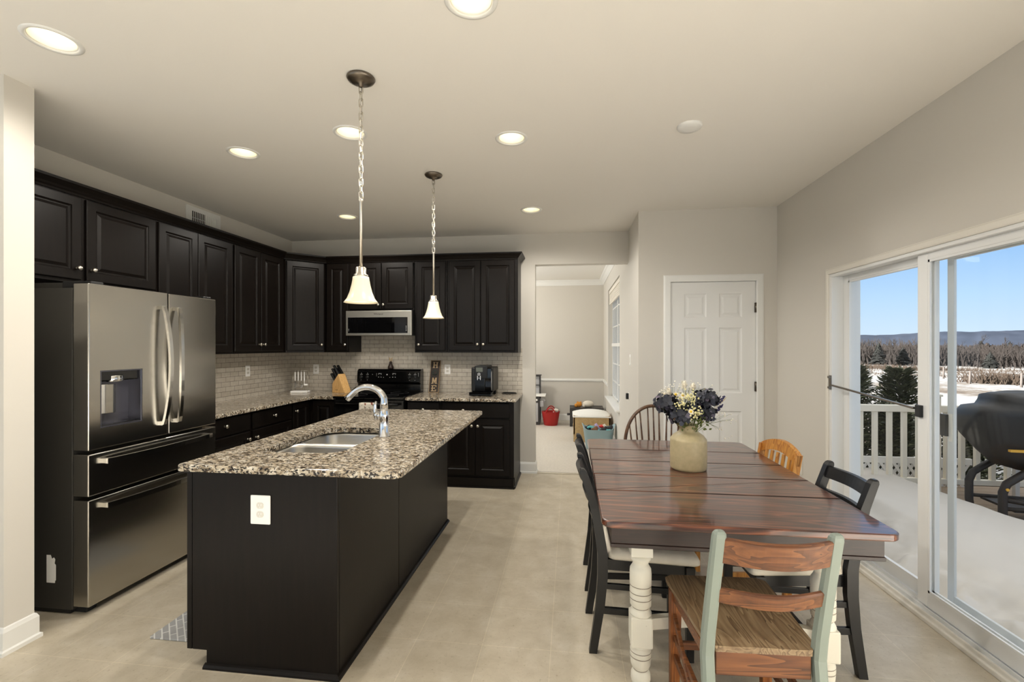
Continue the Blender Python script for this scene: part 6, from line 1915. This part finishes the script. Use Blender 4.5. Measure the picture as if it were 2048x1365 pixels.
# brush along the field edge
m = MB()
def twig(x, y, z, h, r0, lean):
    e = Vector((x, y, z)); d = Vector((lean[0], lean[1], 1)).normalized()
    t_ = e + d * h; s = Vector((0.8, -0.6, 0)) * r0
    m.add([e - s, e + s, t_ + s * 0.25, t_ - s * 0.25], [(0, 1, 2, 3)])
    for q in range(4):
        b_ = e + d * h * (0.35 + 0.15 * q); l2 = h * 0.33
        dd = Vector((random.gauss(0, 0.5), random.gauss(0, 0.5), 0.9)).normalized(); f_ = b_ + dd * l2; s2_ = s * 0.45
        m.add([b_ - s2_, b_ + s2_, f_], [(0, 1, 2)])
for k in range(5200):
    dg = random.uniform(23, 47); d = random.uniform(91, 118)
    if dg > 36.2 and random.random() < 0.55: d = random.uniform(100, 125)
    x, y, z = polar(dg, d)
    hh = random.uniform(1.3, 3.0) if dg < 36 else random.uniform(1.0, 2.5)
    if random.random() < 0.14: hh *= 1.45
    twig(x, y, z, hh, random.uniform(0.07, 0.16), (random.gauss(0, 0.2), random.gauss(0, 0.2)))
for k in range(900):
    x, y, z = polar(random.uniform(23, 47), random.uniform(150, 200))
    twig(x, y, z, random.uniform(1.6, 3.4), random.uniform(0.15, 0.35), (random.gauss(0, 0.15), random.gauss(0, 0.15)))
tag(obj('brush_thicket', m, M['twig']), 'band of bare brown winter brush along the far edge of the field', 'brush', kind='stuff')
def bare_tree(label, dg, d, h):
    x, y, z = polar(dg, d)
    t = thing('bare_tree', label, 'tree', (x, y, z), group='bare trees beyond the field')
    h *= 0.58
    m = MB()
    def br(p, dr, L_, r, dep):
        e = p + dr * L_
        m.tube([p, p.lerp(e, 0.5), e], [r, r * 0.8, r * 0.55], 5)
        if dep == 0: return
        for q in range(3):
            nd = (dr + Vector((random.gauss(0, 0.42), random.gauss(0, 0.42), random.uniform(0.0, 0.35)))).normalized()
            br(p.lerp(e, random.uniform(0.55, 1.0)), nd, L_ * random.uniform(0.5, 0.7), r * 0.55, dep - 1)
    br(Vector((0, 0, 0)), Vector((0.02, 0, 1)), h * 0.42, h * 0.016, 4)
    obj('branches', m, M['twig'], t)
for a in (('tall bare tree against the ridge left of the first door stile, leftmost', 30.2, 86, 9.5), ('bare tree against the ridge in the middle of the left glass', 32.5, 86, 8.5), ('bare tree just left of the door meeting stile', 34.0, 86, 8.5),
          ('bare tree right of the grey screen stile', 36.95, 86, 7.5), ('bare tree rising over the brush left of the small dark pine', 38.2, 85, 8.5), ('tallest bare tree against the ridge in the right glass', 39.75, 86, 8.6), ('bare tree at the right edge of the glass near the snow patch', 40.7, 86, 8.0)):
    bare_tree(*a)
def pine(label, dg, d, h, r):
    x, y, z = polar(dg, d)
    t = thing('conifer', label, 'tree', (x, y, z), group='dark conifers beyond the field')
    h *= 0.60
    m = MB()
    for k in range(360):
        u = random.random() ** 0.8; a = random.uniform(0, 2 * PI); rr = r * (1 - u) ** 0.8 * random.uniform(0.55, 1.1) + 0.1
        p = Vector((0, 0, h * (0.05 + 0.9 * u))); e = p + Vector((math.cos(a) * rr, math.sin(a) * rr, -0.1 * rr)); s = Vector((-math.sin(a), math.cos(a), 0)) * rr * 0.28
        m.add([p + Vector((0, 0, 0.3)), e + s, e - s], [(0, 1, 2)])
    obj('foliage', m, M['conif'], t)
    obj('trunk', MB().cyl((0, 0, 0), (0, 0, h * 0.9), h * 0.02, h * 0.006, n=7), M['twig'], t)
for a in (('rounded dark conifer in the brush behind the left glass', 31.4, 86, 5.6, 1.2), ('low dark conifer near the meeting stile', 33.2, 88.5, 4.4, 1.2), ('small dark pine at the field edge in the right glass', 38.95, 85, 3.4, 1.0), ('dark conifer on the skyline left of the tallest bare tree', 38.4, 240, 8.6, 2.6), ('dark conifer on the skyline at the right edge of the glass', 41.35, 240, 8.6, 2.8), ('distant dark conifer on the skyline between the tall bare trees', 40.1, 238, 8.0, 2.2)):
    pine(*a)
# wooded ridge
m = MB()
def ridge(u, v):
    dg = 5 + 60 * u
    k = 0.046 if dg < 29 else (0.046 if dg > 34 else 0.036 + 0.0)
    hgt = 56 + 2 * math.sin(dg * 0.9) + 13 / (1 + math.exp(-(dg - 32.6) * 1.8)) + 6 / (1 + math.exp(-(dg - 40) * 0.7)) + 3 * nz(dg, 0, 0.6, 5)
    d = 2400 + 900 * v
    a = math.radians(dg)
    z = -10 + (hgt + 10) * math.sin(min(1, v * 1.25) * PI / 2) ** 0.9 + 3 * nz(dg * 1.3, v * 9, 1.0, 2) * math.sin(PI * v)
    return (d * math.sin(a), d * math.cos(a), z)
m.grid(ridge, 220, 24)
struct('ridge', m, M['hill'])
struct('far_field', MB().prism([(60, 160), (1900, 2200), (2600, 1500), (260, 60)], -6.0, -4.0), M['wood_far'])
m = MB()
def woods(u, v):
    dg = 18 + 34 * u; a = math.radians(dg); d = 255 + 50 * v
    k = nz(dg * 2.2, 3.1, 1.0, 4) + 0.8 * nz(dg * 9, 1.7, 1.0, 8) + 0.6 * nz(dg * 30, v * 3, 1.0, 6)
    z = -2.5 + (3.9 + 1.3 * k) * math.sin(PI * min(1, 0.02 + v)) ** 0.5
    return (d * math.sin(a), d * math.cos(a), z)
m.grid(woods, 900, 10, False)
tag(obj('distant_woods', m, M['wood_far']), 'dark band of distant woods below the blue ridge', 'woods', kind='stuff')
